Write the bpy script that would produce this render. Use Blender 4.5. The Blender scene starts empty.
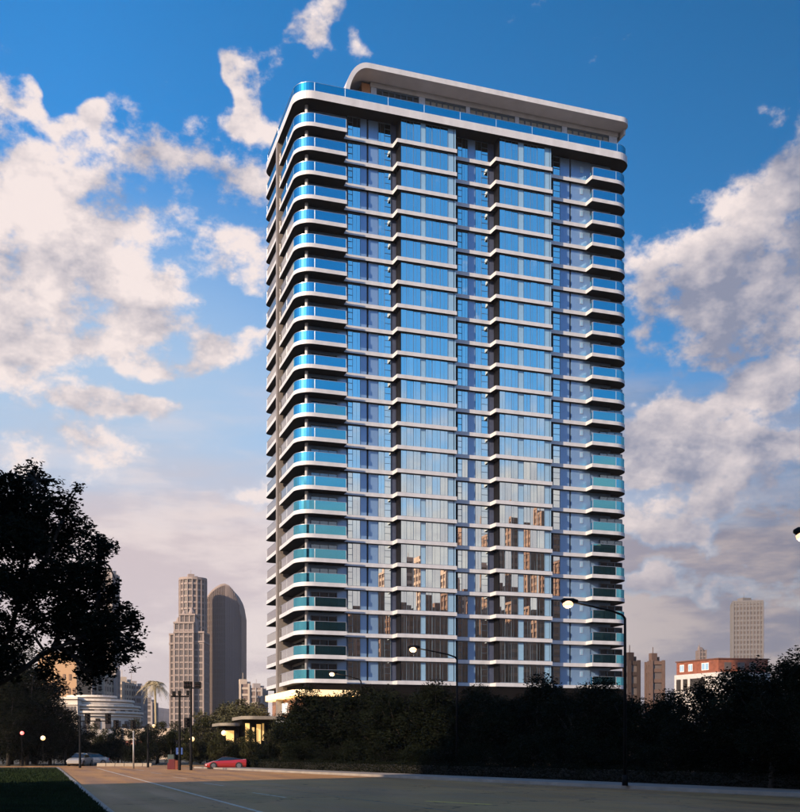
import bpy, math, random
import numpy as np
from mathutils import Vector

scene = bpy.context.scene
COL = scene.collection
rad = math.radians

# ------------------------------------------------------------------ camera
F = 1078.0            # focal length in photo pixels (photo 800 wide)
HORIZ = 750.0         # horizon row in the photo
EYE = 1.8
YAW = 18.6            # the view turns this far to the right of the street axis (+Y)
CA, SA = math.cos(rad(YAW)), math.sin(rad(YAW))
cam_d = bpy.data.cameras.new('camera')
cam = bpy.data.objects.new('camera', cam_d)
COL.objects.link(cam)
cam.location = (0, 0, EYE)
cam.rotation_euler = (rad(90), 0, rad(-YAW))
cam_d.sensor_fit = 'HORIZONTAL'
cam_d.sensor_width = 36
cam_d.lens = 36 * F / 800
cam_d.shift_y = (HORIZ - 406) / 800
cam_d.clip_end = 20000
scene.camera = cam

def at(px, D):
    """ground point that stands at photo column px, D metres in front"""
    r = (px - 400) / F * D
    return (r * CA + D * SA, -r * SA + D * CA)
def zat(py, D):
    return EYE + (HORIZ - py) * D / F
def gd(py):
    """distance of a ground point on row py"""
    return F * EYE / (py - HORIZ)
def XP(px, Y):
    """X where column px crosses the plane y = Y"""
    t = (px - 400) / F
    D = Y / (CA - t * SA)
    return D * (t * CA + SA)
def skydir(px, py):
    v = Vector(((px - 400) / F * CA + SA, -(px - 400) / F * SA + CA, (HORIZ - py) / F))
    return v.normalized()

# ------------------------------------------------------------------ light
SUN_EL = 25.0
SUN_AZ = 26.0         # degrees from -X towards -Y
sd = Vector((-math.cos(rad(SUN_AZ)) * math.cos(rad(SUN_EL)), -math.sin(rad(SUN_AZ)) * math.cos(rad(SUN_EL)), math.sin(rad(SUN_EL))))
sun_d = bpy.data.lights.new('sun', 'SUN')
sun_d.energy = 5.0
sun_d.angle = rad(0.5)
sun_d.color = (1.0, 0.77, 0.54)
sun = bpy.data.objects.new('sun', sun_d)
COL.objects.link(sun)
sun.rotation_euler = sd.to_track_quat('Z', 'Y').to_euler()

world = bpy.data.worlds.new('World')
scene.world = world
world.use_nodes = True
wt = world.node_tree
wt.nodes.clear()
SKY_K = 0.106
def wn(kind, **kw):
    n = wt.nodes.new(kind)
    for k, v in kw.items():
        setattr(n, k, v)
    return n
def wl(a, b):
    wt.links.new(a, b)
def wmath(op, a, b=None, c=None, clamp=False):
    n = wn('ShaderNodeMath', operation=op, use_clamp=clamp)
    for i, v in enumerate((a, b, c)):
        if v is None: continue
        if isinstance(v, (int, float)): n.inputs[i].default_value = v
        else: wl(v, n.inputs[i])
    return n.outputs[0]
def wvec(op, a, b):
    n = wn('ShaderNodeVectorMath', operation=op)
    for i, v in enumerate((a, b)):
        if isinstance(v, (tuple, list, Vector)): n.inputs[i].default_value = tuple(v)
        else: wl(v, n.inputs[i])
    return n.outputs['Value'] if op in ('LENGTH', 'DOT_PRODUCT', 'DISTANCE') else n.outputs[0]
def wmap(v, a, b, c, d, smooth=True):
    n = wn('ShaderNodeMapRange', interpolation_type='SMOOTHSTEP' if smooth else 'LINEAR')
    wl(v, n.inputs[0])
    for i, x in enumerate((a, b, c, d)): n.inputs[1 + i].default_value = x
    return n.outputs[0]
def wmix(f, a, b):
    n = wn('ShaderNodeMix', data_type='RGBA')
    if isinstance(f, (int, float)): n.inputs[0].default_value = f
    else: wl(f, n.inputs[0])
    for i, v in ((6, a), (7, b)):
        if isinstance(v, tuple): n.inputs[i].default_value = (*v, 1)
        else: wl(v, n.inputs[i])
    return n.outputs[2]
def wnoise(vec, scale, detail=8, rough=0.55, out='Fac'):
    n = wn('ShaderNodeTexNoise')
    n.inputs['Scale'].default_value = scale
    n.inputs['Detail'].default_value = detail
    n.inputs['Roughness'].default_value = rough
    wl(vec, n.inputs['Vector'])
    return n.outputs[out]

def build_sky():
    sky = wn('ShaderNodeTexSky', sky_type='NISHITA', sun_disc=False)
    sky.sun_elevation = rad(SUN_EL)
    sky.sun_rotation = math.atan2(sd.x, sd.y)
    sky.altitude = 0
    sky.air_density = 1.0
    sky.dust_density = 0.6
    sky.ozone_density = 2.2
    hs = wn('ShaderNodeHueSaturation')
    hs.inputs['Hue'].default_value = 0.500
    hs.inputs['Saturation'].default_value = 1.41
    hs.inputs['Value'].default_value = 1.62
    wl(sky.outputs[0], hs.inputs['Color'])
    d = wn('ShaderNodeTexCoord').outputs['Generated']
    # slow warp so that cloud outlines wander
    w1 = wvec('SUBTRACT', wnoise(d, 9.0, 3, 0.6, 'Color'), (0.5, 0.5, 0.5))
    w1 = wvec('MULTIPLY', w1, (0.16, 0.16, 0.13))
    dw = wvec('ADD', d, w1)
    st = wvec('MULTIPLY', d, (1.0, 1.0, 1.45))
    n1 = wnoise(st, 11.5, 8, 0.62)
    n1s = wnoise(wvec('ADD', st, tuple(sd * 0.032 + Vector((0, 0, 0.03)))), 11.5, 5, 0.60)
    # banks of cloud: photo column, row, half sizes, strength
    banks = [(55, 205, 150, 105, 1.0), (10, 300, 90, 80, .75), (225, 190, 95, 100, .84), (120, 310, 95, 42, .62), (255, 270, 60, 45, .4),
             (190, 360, 70, 22, .62), (258, 62, 56, 40, .76), (240, 28, 40, 28, .62), (300, 45, 34, 40, .56), (345, 25, 42, 44, .74), (375, 45, 40, 20, .5), (232, 66, 34, 26, .74), (282, 22, 34, 26, .70), (300, 80, 34, 26, .6), (22, 52, 32, 16, .55), (32, 88, 44, 24, .66), (62, 100, 28, 18, .6), (150, 150, 60, 40, .35),
             (690, 310, 82, 115, .92), (795, 200, 82, 95, .95), (775, 320, 75, 105, .72), (700, 405, 130, 24, .64), (630, 92, 34, 38, .27),
             (-120, 265, 170, 120, .85), (-300, 230, 200, 140, .8), (-270, 390, 220, 90, .6), (-520, 250, 240, 170, .75), (940, 230, 150, 130, .8), (1090, 340, 160, 110, .6),
             (60, 400, 150, 60, .62), (225, 440, 100, 40, .5), (95, 330, 80, 36, .66), (140, 405, 80, 20, .55), (240, 345, 60, 18, .5), (40, 455, 150, 34, .6), (210, 490, 110, 30, .5), (650, 480, 110, 60, .6), (790, 470, 80, 44, .66), (690, 455, 90, 28, .66), (700, 530, 150, 36, .62), (660, 590, 130, 26, .55), (780, 600, 90, 30, .55), (650, 430, 80, 24, .55)]
    tot = glow = None
    sT = tuple(Vector((sd.x, sd.y, .55)).normalized())
    for (px, py, rx, ry, amp) in banks:
        c = skydir(px, py)
        k = c.y * CA + c.x * SA     # cosine towards the view axis: pixel to direction length
        sx, sz = F / (rx * k), F / (ry * k)
        v = wvec('MULTIPLY', wvec('SUBTRACT', dw, tuple(c)), (sx, sx, sz))
        b = wmap(wvec('LENGTH', v, (0, 0, 0)), 1.25, 0.1, 0.0, amp)
        tot = b if tot is None else wmath('ADD', tot, b)
        if rx < 80: continue
        gl_ = wmath('MULTIPLY', wvec('DOT_PRODUCT', v, sT), b)      # sunward flank of the bank
        glow = gl_ if glow is None else wmath('ADD', glow, gl_)
    tot = wmath('MINIMUM', tot, 0.86)
    dens = wmath('ADD', wmath('MULTIPLY', wmath('SUBTRACT', n1, 0.5), 2.75), wmath('SUBTRACT', tot, 0.46))
    a_c = wmap(dens, -0.03, 0.36, 0.0, 1.0)
    thick = wmap(dens, 0.15, 0.75, 0.0, 1.0)
    sep = wn('ShaderNodeSeparateXYZ'); wl(d, sep.inputs[0])
    el = sep.outputs[2]
    toward = wvec('DOT_PRODUCT', d, (sd.x, sd.y, 0))
    flat_ = wmath('SQRT', wmath('MAXIMUM', wmath('SUBTRACT', 1.0, wmath('MULTIPLY', el, el)), 0.02))
    toward = wmath('DIVIDE', toward, flat_)
    side = wmap(toward, -0.87, -0.58, 0.0, 1.0)         # sunward sky is brighter
    lit = wmath('ADD', wmath('MULTIPLY', wmath('SUBTRACT', n1, n1s), 3.2), 0.62)
    lit = wmath('ADD', lit, wmath('MULTIPLY', glow, 0.45))
    lit = wmath('ADD', lit, wmath('MULTIPLY', wmath('SUBTRACT', side, 0.64), 0.55))
    lit = wmath('SUBTRACT', lit, wmath('MULTIPLY', wmath('MULTIPLY', thick, wmath('SUBTRACT', 1.0, side)), 0.26), None, True)
    def S(c): return tuple(x * .707 / SKY_K for x in c)
    cc = wmix(lit, S((.27, .29, .39)), S((.96, .83, .79)))
    # low layered cloud down to the horizon
    ls = wvec('MULTIPLY', d, (1.0, 1.0, 4.5))
    n2 = wnoise(ls, 4.2, 5, 0.55)
    n3 = wnoise(wvec('MULTIPLY', d, (1.0, 1.0, 4.0)), 7.5, 6, 0.60)
    e2 = wmath('ADD', el, wmath('MULTIPLY', wmath('SUBTRACT', n2, 0.5), 0.30))
    a_s = wmap(e2, 0.345, 0.175, 0.0, 0.96)
    pale = wmix(wmap(el, 0.33, 0.18, 0.0, 1.0), S((.46, .60, .78)), S((.66, .555, .575)))
    pale = wmix(wmap(n3, .42, .62, 0.0, 1.0), pale, S((.83, .71, .69)))
    gray = wmix(wmap(n3, .42, .60, 0.0, 1.0), S((.19, .19, .26)), S((.40, .335, .335)))
    lowc = wmix(side, gray, pale)
    blue = wvec('SCALE', hs.outputs[0], (0, 0, 0))
    wl(wmap(toward, -0.87, -0.42, 0.44, 1.06, False), blue.node.inputs['Scale'])
    vc = skydir(60, 430)
    vv = wvec('MULTIPLY', wvec('SUBTRACT', d, tuple(vc)), (2.1, 2.1, 4.3))
    veil = wmap(wvec('LENGTH', vv, (0, 0, 0)), 1.0, 0.15, 0.0, 0.85)      # thin high haze sheet behind the left clouds
    blue = wmix(veil, blue, S((.48, .61, .77)))
    col = wmix(wmath('MULTIPLY', a_c, 0.97), blue, cc)
    col = wmix(wmath('MULTIPLY', a_s, wmath('SUBTRACT', 1.0, wmath('MULTIPLY', a_c, wmap(el, .05, .26, .30, .92)))), col, lowc)
    # thin veil of air low over the horizon
    bg = wn('ShaderNodeBackground')
    wl(col, bg.inputs[0])
    bg.inputs[1].default_value = SKY_K
    out = wn('ShaderNodeOutputWorld')
    wl(bg.outputs[0], out.inputs[0])
build_sky()
world.cycles.sampling_method = 'MANUAL'
world.cycles.sample_map_resolution = 512

scene.view_settings.view_transform = 'Standard'
scene.view_settings.look = 'None'
scene.view_settings.exposure = 0.5
scene.view_settings.gamma = 1.0
scene.view_settings.use_curve_mapping = False
scene.render.engine = 'CYCLES'
scene.cycles.max_bounces = 5
scene.cycles.diffuse_bounces = 1
scene.cycles.glossy_bounces = 3
scene.cycles.transparent_max_bounces = 8
scene.cycles.volume_bounces = 0
scene.cycles.adaptive_threshold = 0.02
scene.cycles.caustics_reflective = False
scene.cycles.caustics_refractive = False
scene.cycles.use_denoising = True

# ------------------------------------------------------------------ materials
MATS = {}
def mat(name, col, rough=0.6, metal=0.0, var=0.12, scale=2.0, spec=0.5, bump=0.0, emit=None, emit_k=0.0, stretch=(1, 1, 1)):
    if name in MATS: return MATS[name]
    m = bpy.data.materials.new(name); m.use_nodes = True
    nt = m.node_tree; b = nt.nodes['Principled BSDF']
    b.inputs['Roughness'].default_value = rough
    b.inputs['Metallic'].default_value = metal
    b.inputs['Specular IOR Level'].default_value = spec
    tc = nt.nodes.new('ShaderNodeTexCoord'); mp = nt.nodes.new('ShaderNodeMapping')
    mp.inputs['Scale'].default_value = stretch
    nz = nt.nodes.new('ShaderNodeTexNoise'); nz.inputs['Scale'].default_value = scale; nz.inputs['Detail'].default_value = 6
    mx = nt.nodes.new('ShaderNodeMix'); mx.data_type = 'RGBA'
    mr = nt.nodes.new('ShaderNodeMapRange'); mr.inputs[1].default_value = .3; mr.inputs[2].default_value = .7
    nt.links.new(tc.outputs['Object'], mp.inputs[0]); nt.links.new(mp.outputs[0], nz.inputs['Vector'])
    nt.links.new(nz.outputs['Fac'], mr.inputs[0]); nt.links.new(mr.outputs[0], mx.inputs[0])
    mx.inputs[6].default_value = (*[c * (1 - var) for c in col], 1)
    mx.inputs[7].default_value = (*[min(1, c * (1 + var)) for c in col], 1)
    nt.links.new(mx.outputs[2], b.inputs['Base Color'])
    if bump:
        bp = nt.nodes.new('ShaderNodeBump'); bp.inputs['Strength'].default_value = bump; bp.inputs['Distance'].default_value = .05
        nt.links.new(nz.outputs['Fac'], bp.inputs['Height']); nt.links.new(bp.outputs[0], b.inputs['Normal'])
    if emit:
        b.inputs['Emission Color'].default_value = (*emit, 1); b.inputs['Emission Strength'].default_value = emit_k
    MATS[name] = m
    return m
def glass(name, tint, refl, trans, rough=0.0):
    """coated glazing: part mirror, part tinted see-through"""
    if name in MATS: return MATS[name]
    m = bpy.data.materials.new(name); m.use_nodes = True
    nt = m.node_tree; nt.nodes.clear()
    g = nt.nodes.new('ShaderNodeBsdfGlossy'); g.inputs['Color'].default_value = (*tint, 1); g.inputs['Roughness'].default_value = rough
    t = nt.nodes.new('ShaderNodeBsdfTransparent'); t.inputs['Color'].default_value = (*trans, 1)
    fr = nt.nodes.new('ShaderNodeLayerWeight'); fr.inputs['Blend'].default_value = 0.25
    mr = nt.nodes.new('ShaderNodeMapRange'); mr.inputs[3].default_value = refl; mr.inputs[4].default_value = 1.0
    mx = nt.nodes.new('ShaderNodeMixShader'); o = nt.nodes.new('ShaderNodeOutputMaterial')
    nt.links.new(fr.outputs['Fresnel'], mr.inputs[0]); nt.links.new(mr.outputs[0], mx.inputs[0])
    nt.links.new(t.outputs[0], mx.inputs[1]); nt.links.new(g.outputs[0], mx.inputs[2]); nt.links.new(mx.outputs[0], o.inputs[0])
    MATS[name] = m
    return m
def road_mat():
    m = bpy.data.materials.new('road_surface'); m.use_nodes = True
    nt = m.node_tree; b = nt.nodes['Principled BSDF']
    tc = nt.nodes.new('ShaderNodeTexCoord')
    def nz(scale, stretch, detail=8):
        mp = nt.nodes.new('ShaderNodeMapping'); mp.inputs['Scale'].default_value = stretch
        n = nt.nodes.new('ShaderNodeTexNoise'); n.inputs['Scale'].default_value = scale; n.inputs['Detail'].default_value = detail
        nt.links.new(tc.outputs['Object'], mp.inputs[0]); nt.links.new(mp.outputs[0], n.inputs['Vector'])
        return n.outputs['Fac']
    wear = nz(.8, (1, .07, 1)); fine = nz(9, (1, 1, 1)); patch = nz(.25, (1, .5, 1)); grit = nz(60, (1, 1, 1), 3)
    def mth(op, a_, b_):
        n = nt.nodes.new('ShaderNodeMath'); n.operation = op
        for i, v in enumerate((a_, b_)):
            if isinstance(v, (int, float)): n.inputs[i].default_value = v
            else: nt.links.new(v, n.inputs[i])
        return n.outputs[0]
    f = mth('ADD', mth('ADD', mth('MULTIPLY', wear, .42), mth('MULTIPLY', patch, .24)), mth('ADD', mth('MULTIPLY', fine, .18), mth('MULTIPLY', grit, .16)))
    r = nt.nodes.new('ShaderNodeValToRGB')
    r.color_ramp.elements[0].position = .36; r.color_ramp.elements[0].color = (.15, .068, .028, 1)
    r.color_ramp.elements[1].position = .64; r.color_ramp.elements[1].color = (.46, .25, .10, 1)
    nt.links.new(f, r.inputs[0])
    vo = nt.nodes.new('ShaderNodeTexVoronoi'); vo.feature = 'DISTANCE_TO_EDGE'; vo.inputs['Scale'].default_value = .16
    wp = nt.nodes.new('ShaderNodeVectorMath'); wp.operation = 'ADD'; nt.links.new(tc.outputs['Object'], wp.inputs[0])
    wz = nt.nodes.new('ShaderNodeTexNoise'); wz.inputs['Scale'].default_value = .6; wz.inputs['Detail'].default_value = 5; nt.links.new(tc.outputs['Object'], wz.inputs['Vector'])
    ws = nt.nodes.new('ShaderNodeVectorMath'); ws.operation = 'SCALE'; ws.inputs['Scale'].default_value = 3.0; nt.links.new(wz.outputs['Color'], ws.inputs[0]); nt.links.new(ws.outputs[0], wp.inputs[1])
    nt.links.new(wp.outputs[0], vo.inputs['Vector'])
    cr = nt.nodes.new('ShaderNodeMapRange'); cr.inputs[1].default_value = .0; cr.inputs[2].default_value = .012; cr.inputs[3].default_value = .25; cr.inputs[4].default_value = 1.0
    nt.links.new(vo.outputs['Distance'], cr.inputs[0])
    mc = nt.nodes.new('ShaderNodeMix'); mc.data_type = 'RGBA'; mc.inputs[6].default_value = (.012, .010, .009, 1)
    nt.links.new(cr.outputs[0], mc.inputs[0]); nt.links.new(r.outputs[0], mc.inputs[7]); nt.links.new(mc.outputs[2], b.inputs['Base Color'])
    rr = nt.nodes.new('ShaderNodeMapRange'); rr.inputs[1].default_value = .35; rr.inputs[2].default_value = .65; rr.inputs[3].default_value = .50; rr.inputs[4].default_value = .70
    nt.links.new(wear, rr.inputs[0]); nt.links.new(rr.outputs[0], b.inputs['Roughness'])
    b.inputs['Specular IOR Level'].default_value = .14
    b.inputs['Specular Tint'].default_value = (1.0, .80, .58, 1)
    return m

WHITE = mat('white_cladding', (.55, .555, .575), .45, var=.10, scale=.9, stretch=(1, 1, .25))
SOFFIT = mat('shade_dark_soffit', (.012, .011, .011), .7, spec=.1)  # deep shade under balconies and roof slab put into the colour
LAV = mat('blue_grey_panel', (.20, .33, .52), .30, metal=.35, var=.05, scale=.5, spec=.6)
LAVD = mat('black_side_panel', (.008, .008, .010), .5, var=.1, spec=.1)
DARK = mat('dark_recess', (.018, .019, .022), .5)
FRAME = mat('dark_mullion', (.10, .14, .19), .35, metal=.3)
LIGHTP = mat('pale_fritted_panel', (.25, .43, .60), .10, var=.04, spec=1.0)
COLM = mat('taupe_column', (.20, .175, .16), .5)
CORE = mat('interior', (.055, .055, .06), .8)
GL = glass('curtain_glass', (.87, .98, .94), .82, (.38, .42, .45))
GLB = glass('balcony_glass', (.18, .68, .82), .62, (.25, .36, .42))
GLN = glass('clear_glass', (.92, .88, .84), .62, (.5, .52, .52))
GLD = glass('door_glass', (.45, .6, .7), .30, (.3, .33, .36))
RAIL = mat('rail_metal', (.45, .47, .50), .3, metal=.8)
CURT = [mat('cream_curtain', (.50, .43, .35), .9, stretch=(6, 6, .3)), mat('grey_curtain', (.30, .29, .30), .9, stretch=(6, 6, .3)), mat('brown_curtain', (.16, .10, .075), .9, stretch=(6, 6, .3))]

# ------------------------------------------------------------------ mesh helpers
class MB:
    def __init__(s): s.v = []; s.f = []; s.m = []
    def quad(s, pts, mi=0):
        n = len(s.v); s.v += [tuple(p) for p in pts]; s.f.append(tuple(range(n, n + len(pts)))); s.m.append(mi)
    def box(s, x0, x1, y0, y1, z0, z1, mi=0):
        n = len(s.v)
        s.v += [(x0, y0, z0), (x1, y0, z0), (x1, y1, z0), (x0, y1, z0), (x0, y0, z1), (x1, y0, z1), (x1, y1, z1), (x0, y1, z1)]
        for q in ((3, 2, 1, 0), (4, 5, 6, 7), (0, 1, 5, 4), (1, 2, 6, 5), (2, 3, 7, 6), (3, 0, 4, 7)):
            s.f.append(tuple(n + i for i in q)); s.m.append(mi)
    def obox(s, c, ax, ay, hx, hy, z0, z1, mi=0):
        """box with horizontal axes ax, ay"""
        n = len(s.v)
        for z in (z0, z1):
            for (i, j) in ((-1, -1), (1, -1), (1, 1), (-1, 1)):
                s.v.append((c[0] + ax[0] * hx * i + ay[0] * hy * j, c[1] + ax[1] * hx * i + ay[1] * hy * j, z))
        for q in ((3, 2, 1, 0), (4, 5, 6, 7), (0, 1, 5, 4), (1, 2, 6, 5), (2, 3, 7, 6), (3, 0, 4, 7)):
            s.f.append(tuple(n + i for i in q)); s.m.append(mi)
    def prism(s, poly, z0, z1, ms=0, mt=0, mb=0):
        n = len(s.v); k = len(poly)
        s.v += [(x, y, z0) for x, y in poly] + [(x, y, z1) for x, y in poly]
        for i in range(k):
            j = (i + 1) % k
            s.f.append((n + i, n + j, n + k + j, n + k + i)); s.m.append(ms)
        s.f.append(tuple(n + k + i for i in range(k))); s.m.append(mt)
        s.f.append(tuple(n + i for i in reversed(range(k)))); s.m.append(mb)
    def strip(s, path, z0, z1, th, mi=0):
        """upright sheet of thickness th along a plan path"""
        P = [Vector(p) for p in path]; k = len(P); N = []
        for i in range(k):
            a = P[max(0, i - 1)]; b = P[min(k - 1, i + 1)]
            t = (b - a).normalized(); N.append(Vector((t.y, -t.x)))
        A = [p + n * th / 2 for p, n in zip(P, N)]; B = [p - n * th / 2 for p, n in zip(P, N)]
        s.prism([tuple(a) for a in A] + [tuple(b) for b in reversed(B)], z0, z1, mi, mi, mi)
    def tube(s, pts, rs, seg=8, mi=0, cap=True):
        P = [Vector(p) for p in pts]; n0 = len(s.v); k = len(P)
        if isinstance(rs, (int, float)): rs = [rs] * k
        up = None
        for i in range(k):
            t = (P[min(k - 1, i + 1)] - P[max(0, i - 1)]).normalized()
            if up is None:
                up = Vector((0, 0, 1)) if abs(t.z) < .9 else Vector((1, 0, 0))
            a = t.cross(up).normalized(); b = t.cross(a).normalized(); up = -b if False else up
            for j in range(seg):
                w = 2 * math.pi * j / seg
                s.v.append(tuple(P[i] + (a * math.cos(w) + b * math.sin(w)) * rs[i]))
        for i in range(k - 1):
            for j in range(seg):
                q = (j + 1) % seg
                s.f.append((n0 + i * seg + j, n0 + i * seg + q, n0 + (i + 1) * seg + q, n0 + (i + 1) * seg + j)); s.m.append(mi)
        if cap:
            s.f.append(tuple(n0 + j for j in reversed(range(seg)))); s.m.append(mi)
            s.f.append(tuple(n0 + (k - 1) * seg + j for j in range(seg))); s.m.append(mi)
    def ball(s, c, r, mi=0, nu=10, nv=6, sz=1.0):
        n0 = len(s.v)
        for i in range(nv + 1):
            th = math.pi * i / nv
            for j in range(nu):
                ph = 2 * math.pi * j / nu
                s.v.append((c[0] + r * math.sin(th) * math.cos(ph), c[1] + r * math.sin(th) * math.sin(ph), c[2] + r * sz * math.cos(th)))
        for i in range(nv):
            for j in range(nu):
                q = (j + 1) % nu
                s.f.append((n0 + i * nu + j, n0 + (i + 1) * nu + j, n0 + (i + 1) * nu + q, n0 + i * nu + q)); s.m.append(mi)
    def mesh(s, name, mats, smooth=False):
        me = bpy.data.meshes.new(name)
        me.from_pydata(s.v, [], s.f)
        if not isinstance(mats, (list, tuple)): mats = [mats]
        for m in mats: me.materials.append(m)
        me.polygons.foreach_set('material_index', s.m)
        if smooth: me.polygons.foreach_set('use_smooth', [True] * len(s.f))
        me.update()
        return me
    def build(s, name, mats, parent=None, loc=(0, 0, 0), smooth=False):
        return link(name, s.mesh(name, mats, smooth), parent, loc)
def link(name, data, parent=None, loc=(0, 0, 0)):
    o = bpy.data.objects.new(name, data)
    COL.objects.link(o)
    o.location = loc
    if parent: o.parent = parent
    return o
def tag(o, label=None, cat=None, group=None, kind=None):
    if label: o['label'] = label
    if cat: o['category'] = cat
    if group: o['group'] = group
    if kind: o['kind'] = kind
    return o
def thing(name, label, cat, loc=(0, 0, 0), group=None, rz=0):
    o = link(name, None, None, loc)
    o.rotation_euler.z = rz
    return tag(o, label, cat, group)
def copy_tree(o, parent=None):
    c = o.copy(); COL.objects.link(c); c.parent = parent
    for ch in list(o.children): copy_tree(ch, c)
    return c
def arc(cx, cy, rx, a0, a1, n=8, ry=None):
    ry = rx if ry is None else ry
    return [(cx + rx * math.cos(rad(a0 + (a1 - a0) * i / n)), cy + ry * math.sin(rad(a0 + (a1 - a0) * i / n))) for i in range(n + 1)]

# ------------------------------------------------------------------ setting: ground, road, pavement
GROUND = mat('dry_soil', (.055, .050, .035), .95, var=.3, scale=.4)
LAWN = mat('lawn_soil', (.012, .018, .007), .95, var=.35, scale=1.5)
CONC = mat('kerb_concrete', (.24, .21, .18), .7, var=.2, scale=1.0)
PAVE = mat('pavement_slabs', (.20, .17, .145), .8, var=.2, scale=.8)
g = MB(); g.quad([(-4000, -3000, 0), (4000, -3000, 0), (4000, 7000, 0), (-4000, 7000, 0)])
tag(g.build('ground', GROUND), kind='structure')
def kerbx(Y): return 27.7 - (Y - 34.3) / 60.8 * 10.7
road = MB()
road.quad([(2.0, -60, .004), (kerbx(-60), -60, .004), (kerbx(113), 113, .004), (2.0, 113, .004)])
road.quad([(-90, 113, .004), (120, 113, .004), (120, 128, .004), (-90, 128, .004)])
tag(road.build('road', road_mat()), kind='structure')
kp = MB()
kp.prism([(kerbx(-60), -60), (kerbx(-60) + .22, -60), (kerbx(108) + .22, 108), (kerbx(108), 108)], 0, .16)
kerb = tag(kp.build('kerb', CONC), kind='structure')
pv = MB()
pv.prism([(kerbx(-60) + .224, -60), (kerbx(-60) + 3.2, -60), (kerbx(108) + 3.2, 108), (kerbx(108) + .224, 108)], 0, .15)
tag(pv.build('pavement', PAVE), kind='structure')
lk = MB(); lk.prism([(1.75, -60), (1.99, -60), (1.99, 112), (1.75, 112)], 0, .12)
tag(lk.build('verge_kerb', CONC), kind='structure')
lw = MB(); lw.prism([(-45, 6), (1.745, 6), (1.745, 112), (-45, 112)], 0, .11)
tag(lw.build('lawn', LAWN), kind='structure')
PAINT = mat('worn_white_paint', (.42, .36, .29), .6, var=.4, scale=1.5)
YEL = mat('worn_yellow_paint', (.75, .46, .05), .6, var=.3, scale=2)
TAR = mat('tar_seam', (.012, .011, .010), .5)
def mark(name, x0, y0, x1, y1, w, m, z=.008):
    d = Vector((x1 - x0, y1 - y0)).normalized(); n = Vector((d.y, -d.x)) * w / 2
    b = MB(); b.quad([(x0 - n.x, y0 - n.y, z), (x1 - n.x, y1 - n.y, z), (x1 + n.x, y1 + n.y, z), (x0 + n.x, y0 + n.y, z)])
    return tag(b.build(name, m), kind='structure')
mark('lane_line_marking', 6.2, 20, 5.6, 110, .16, PAINT)
mark('edge_line_marking', kerbx(20) - .45, 20, kerbx(106) - .45, 106, .12, PAINT)
mark('tar_seam_line', 11.7, 26, 7.6, 108, .10, TAR)
mark('yellow_dash_marking', 12.95, 35.6, 14.15, 32.7, .26, YEL)
for i in range(5):
    mark('lane_dash_marking', 8.9 - .02 * i, 40 + 14 * i, 8.6 - .02 * i, 45 + 14 * i, .13, PAINT)

# ------------------------------------------------------------------ the apartment tower
FY = 138.7
REC = 1.6
XL = XP(297, FY); XR = XP(631, FY)
YB = 159.8
FH = 3.2
NF = 24
Z1 = 84.83                      # top of the highest balcony slab
ZS = [Z1 - FH * i for i in range(NF)]
SLT = .52                       # slab edge height
ZR, RT = 88.8, 1.05             # roof slab top and thickness

tower = thing('apartment_tower', 'tall glass apartment tower with white curved balcony slabs and a rooftop canopy', 'building', ((XL + XR) / 2, FY + 10, 0))
T0 = tower.location.copy()
def tp(b, name, mats, z=0.0, smooth=False, parent=None):
    """a part of the tower modelled in world coordinates"""
    me = b.mesh(name, mats, smooth)
    return link(name, me, parent or tower, (-T0.x, -T0.y, z) if parent is None else (0, 0, z))
def tpm(me, name, z=0.0, parent=None):
    return link(name, me, parent or tower, (-T0.x, -T0.y, z) if parent is None else (0, 0, z))

yr = FY + REC
def scurve(xa, ya, xb, yb, n=6):
    r = []
    for i in range(n + 1):
        t = i / n; e = t * t * (3 - 2 * t)
        r.append((xa + (xb - xa) * t, ya + (yb - ya) * e))
    return r
def slab_outline():
    p = arc(XL + 2.4, FY + 2.4, 2.4, 180, 270, 10)
    p += [(XP(347, FY), FY), (XP(347, FY) + .02, yr)]
    p += scurve(XP(392.6, yr), yr, XP(397.3, FY), FY)
    p += [(XP(457, FY), FY), (XP(457, FY) + .02, yr)]
    p += scurve(XP(490.2, yr), yr, XP(495.9, FY), FY)
    p += [(XP(552.5, FY), FY), (XP(552.5, FY) + .02, yr)]
    p += scurve(XP(585.8, yr), yr, XP(592.2, FY), FY)
    p += arc(XR - 2.4, FY + 2.4, 2.4, 270, 360, 10)
    p += [(XR, YB - .02)] + [(XL + 1.0, YB)] + arc(XL + 1.0, YB - 1.0, 1.0, 90, 180, 4)[1:]
    p += [(XL, 151.3), (XL + 1.3, 151.3), (XL + 1.3, 149.7), (XL, 149.7)]
    return p
OUT = slab_outline()
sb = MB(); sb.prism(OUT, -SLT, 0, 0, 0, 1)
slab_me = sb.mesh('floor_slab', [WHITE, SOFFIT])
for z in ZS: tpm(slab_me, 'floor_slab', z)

# solid core behind all the glass
c = MB()
GB, GR = FY + .38, yr + .42      # glazing planes of the forward and the recessed bays
c.box(XL + 2.3, XR - 2.4, GR + .75, YB - 1.9, 0, ZR - RT - .01)
for a, b2 in ((400.6, 455.6), (499.2, 551)):
    c.box(XP(a, GB) + .12, XP(b2, GB) - .1, GB + .62, GR + .80, 0, ZR - RT - .012)
tp(c, 'core', CORE)

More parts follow.
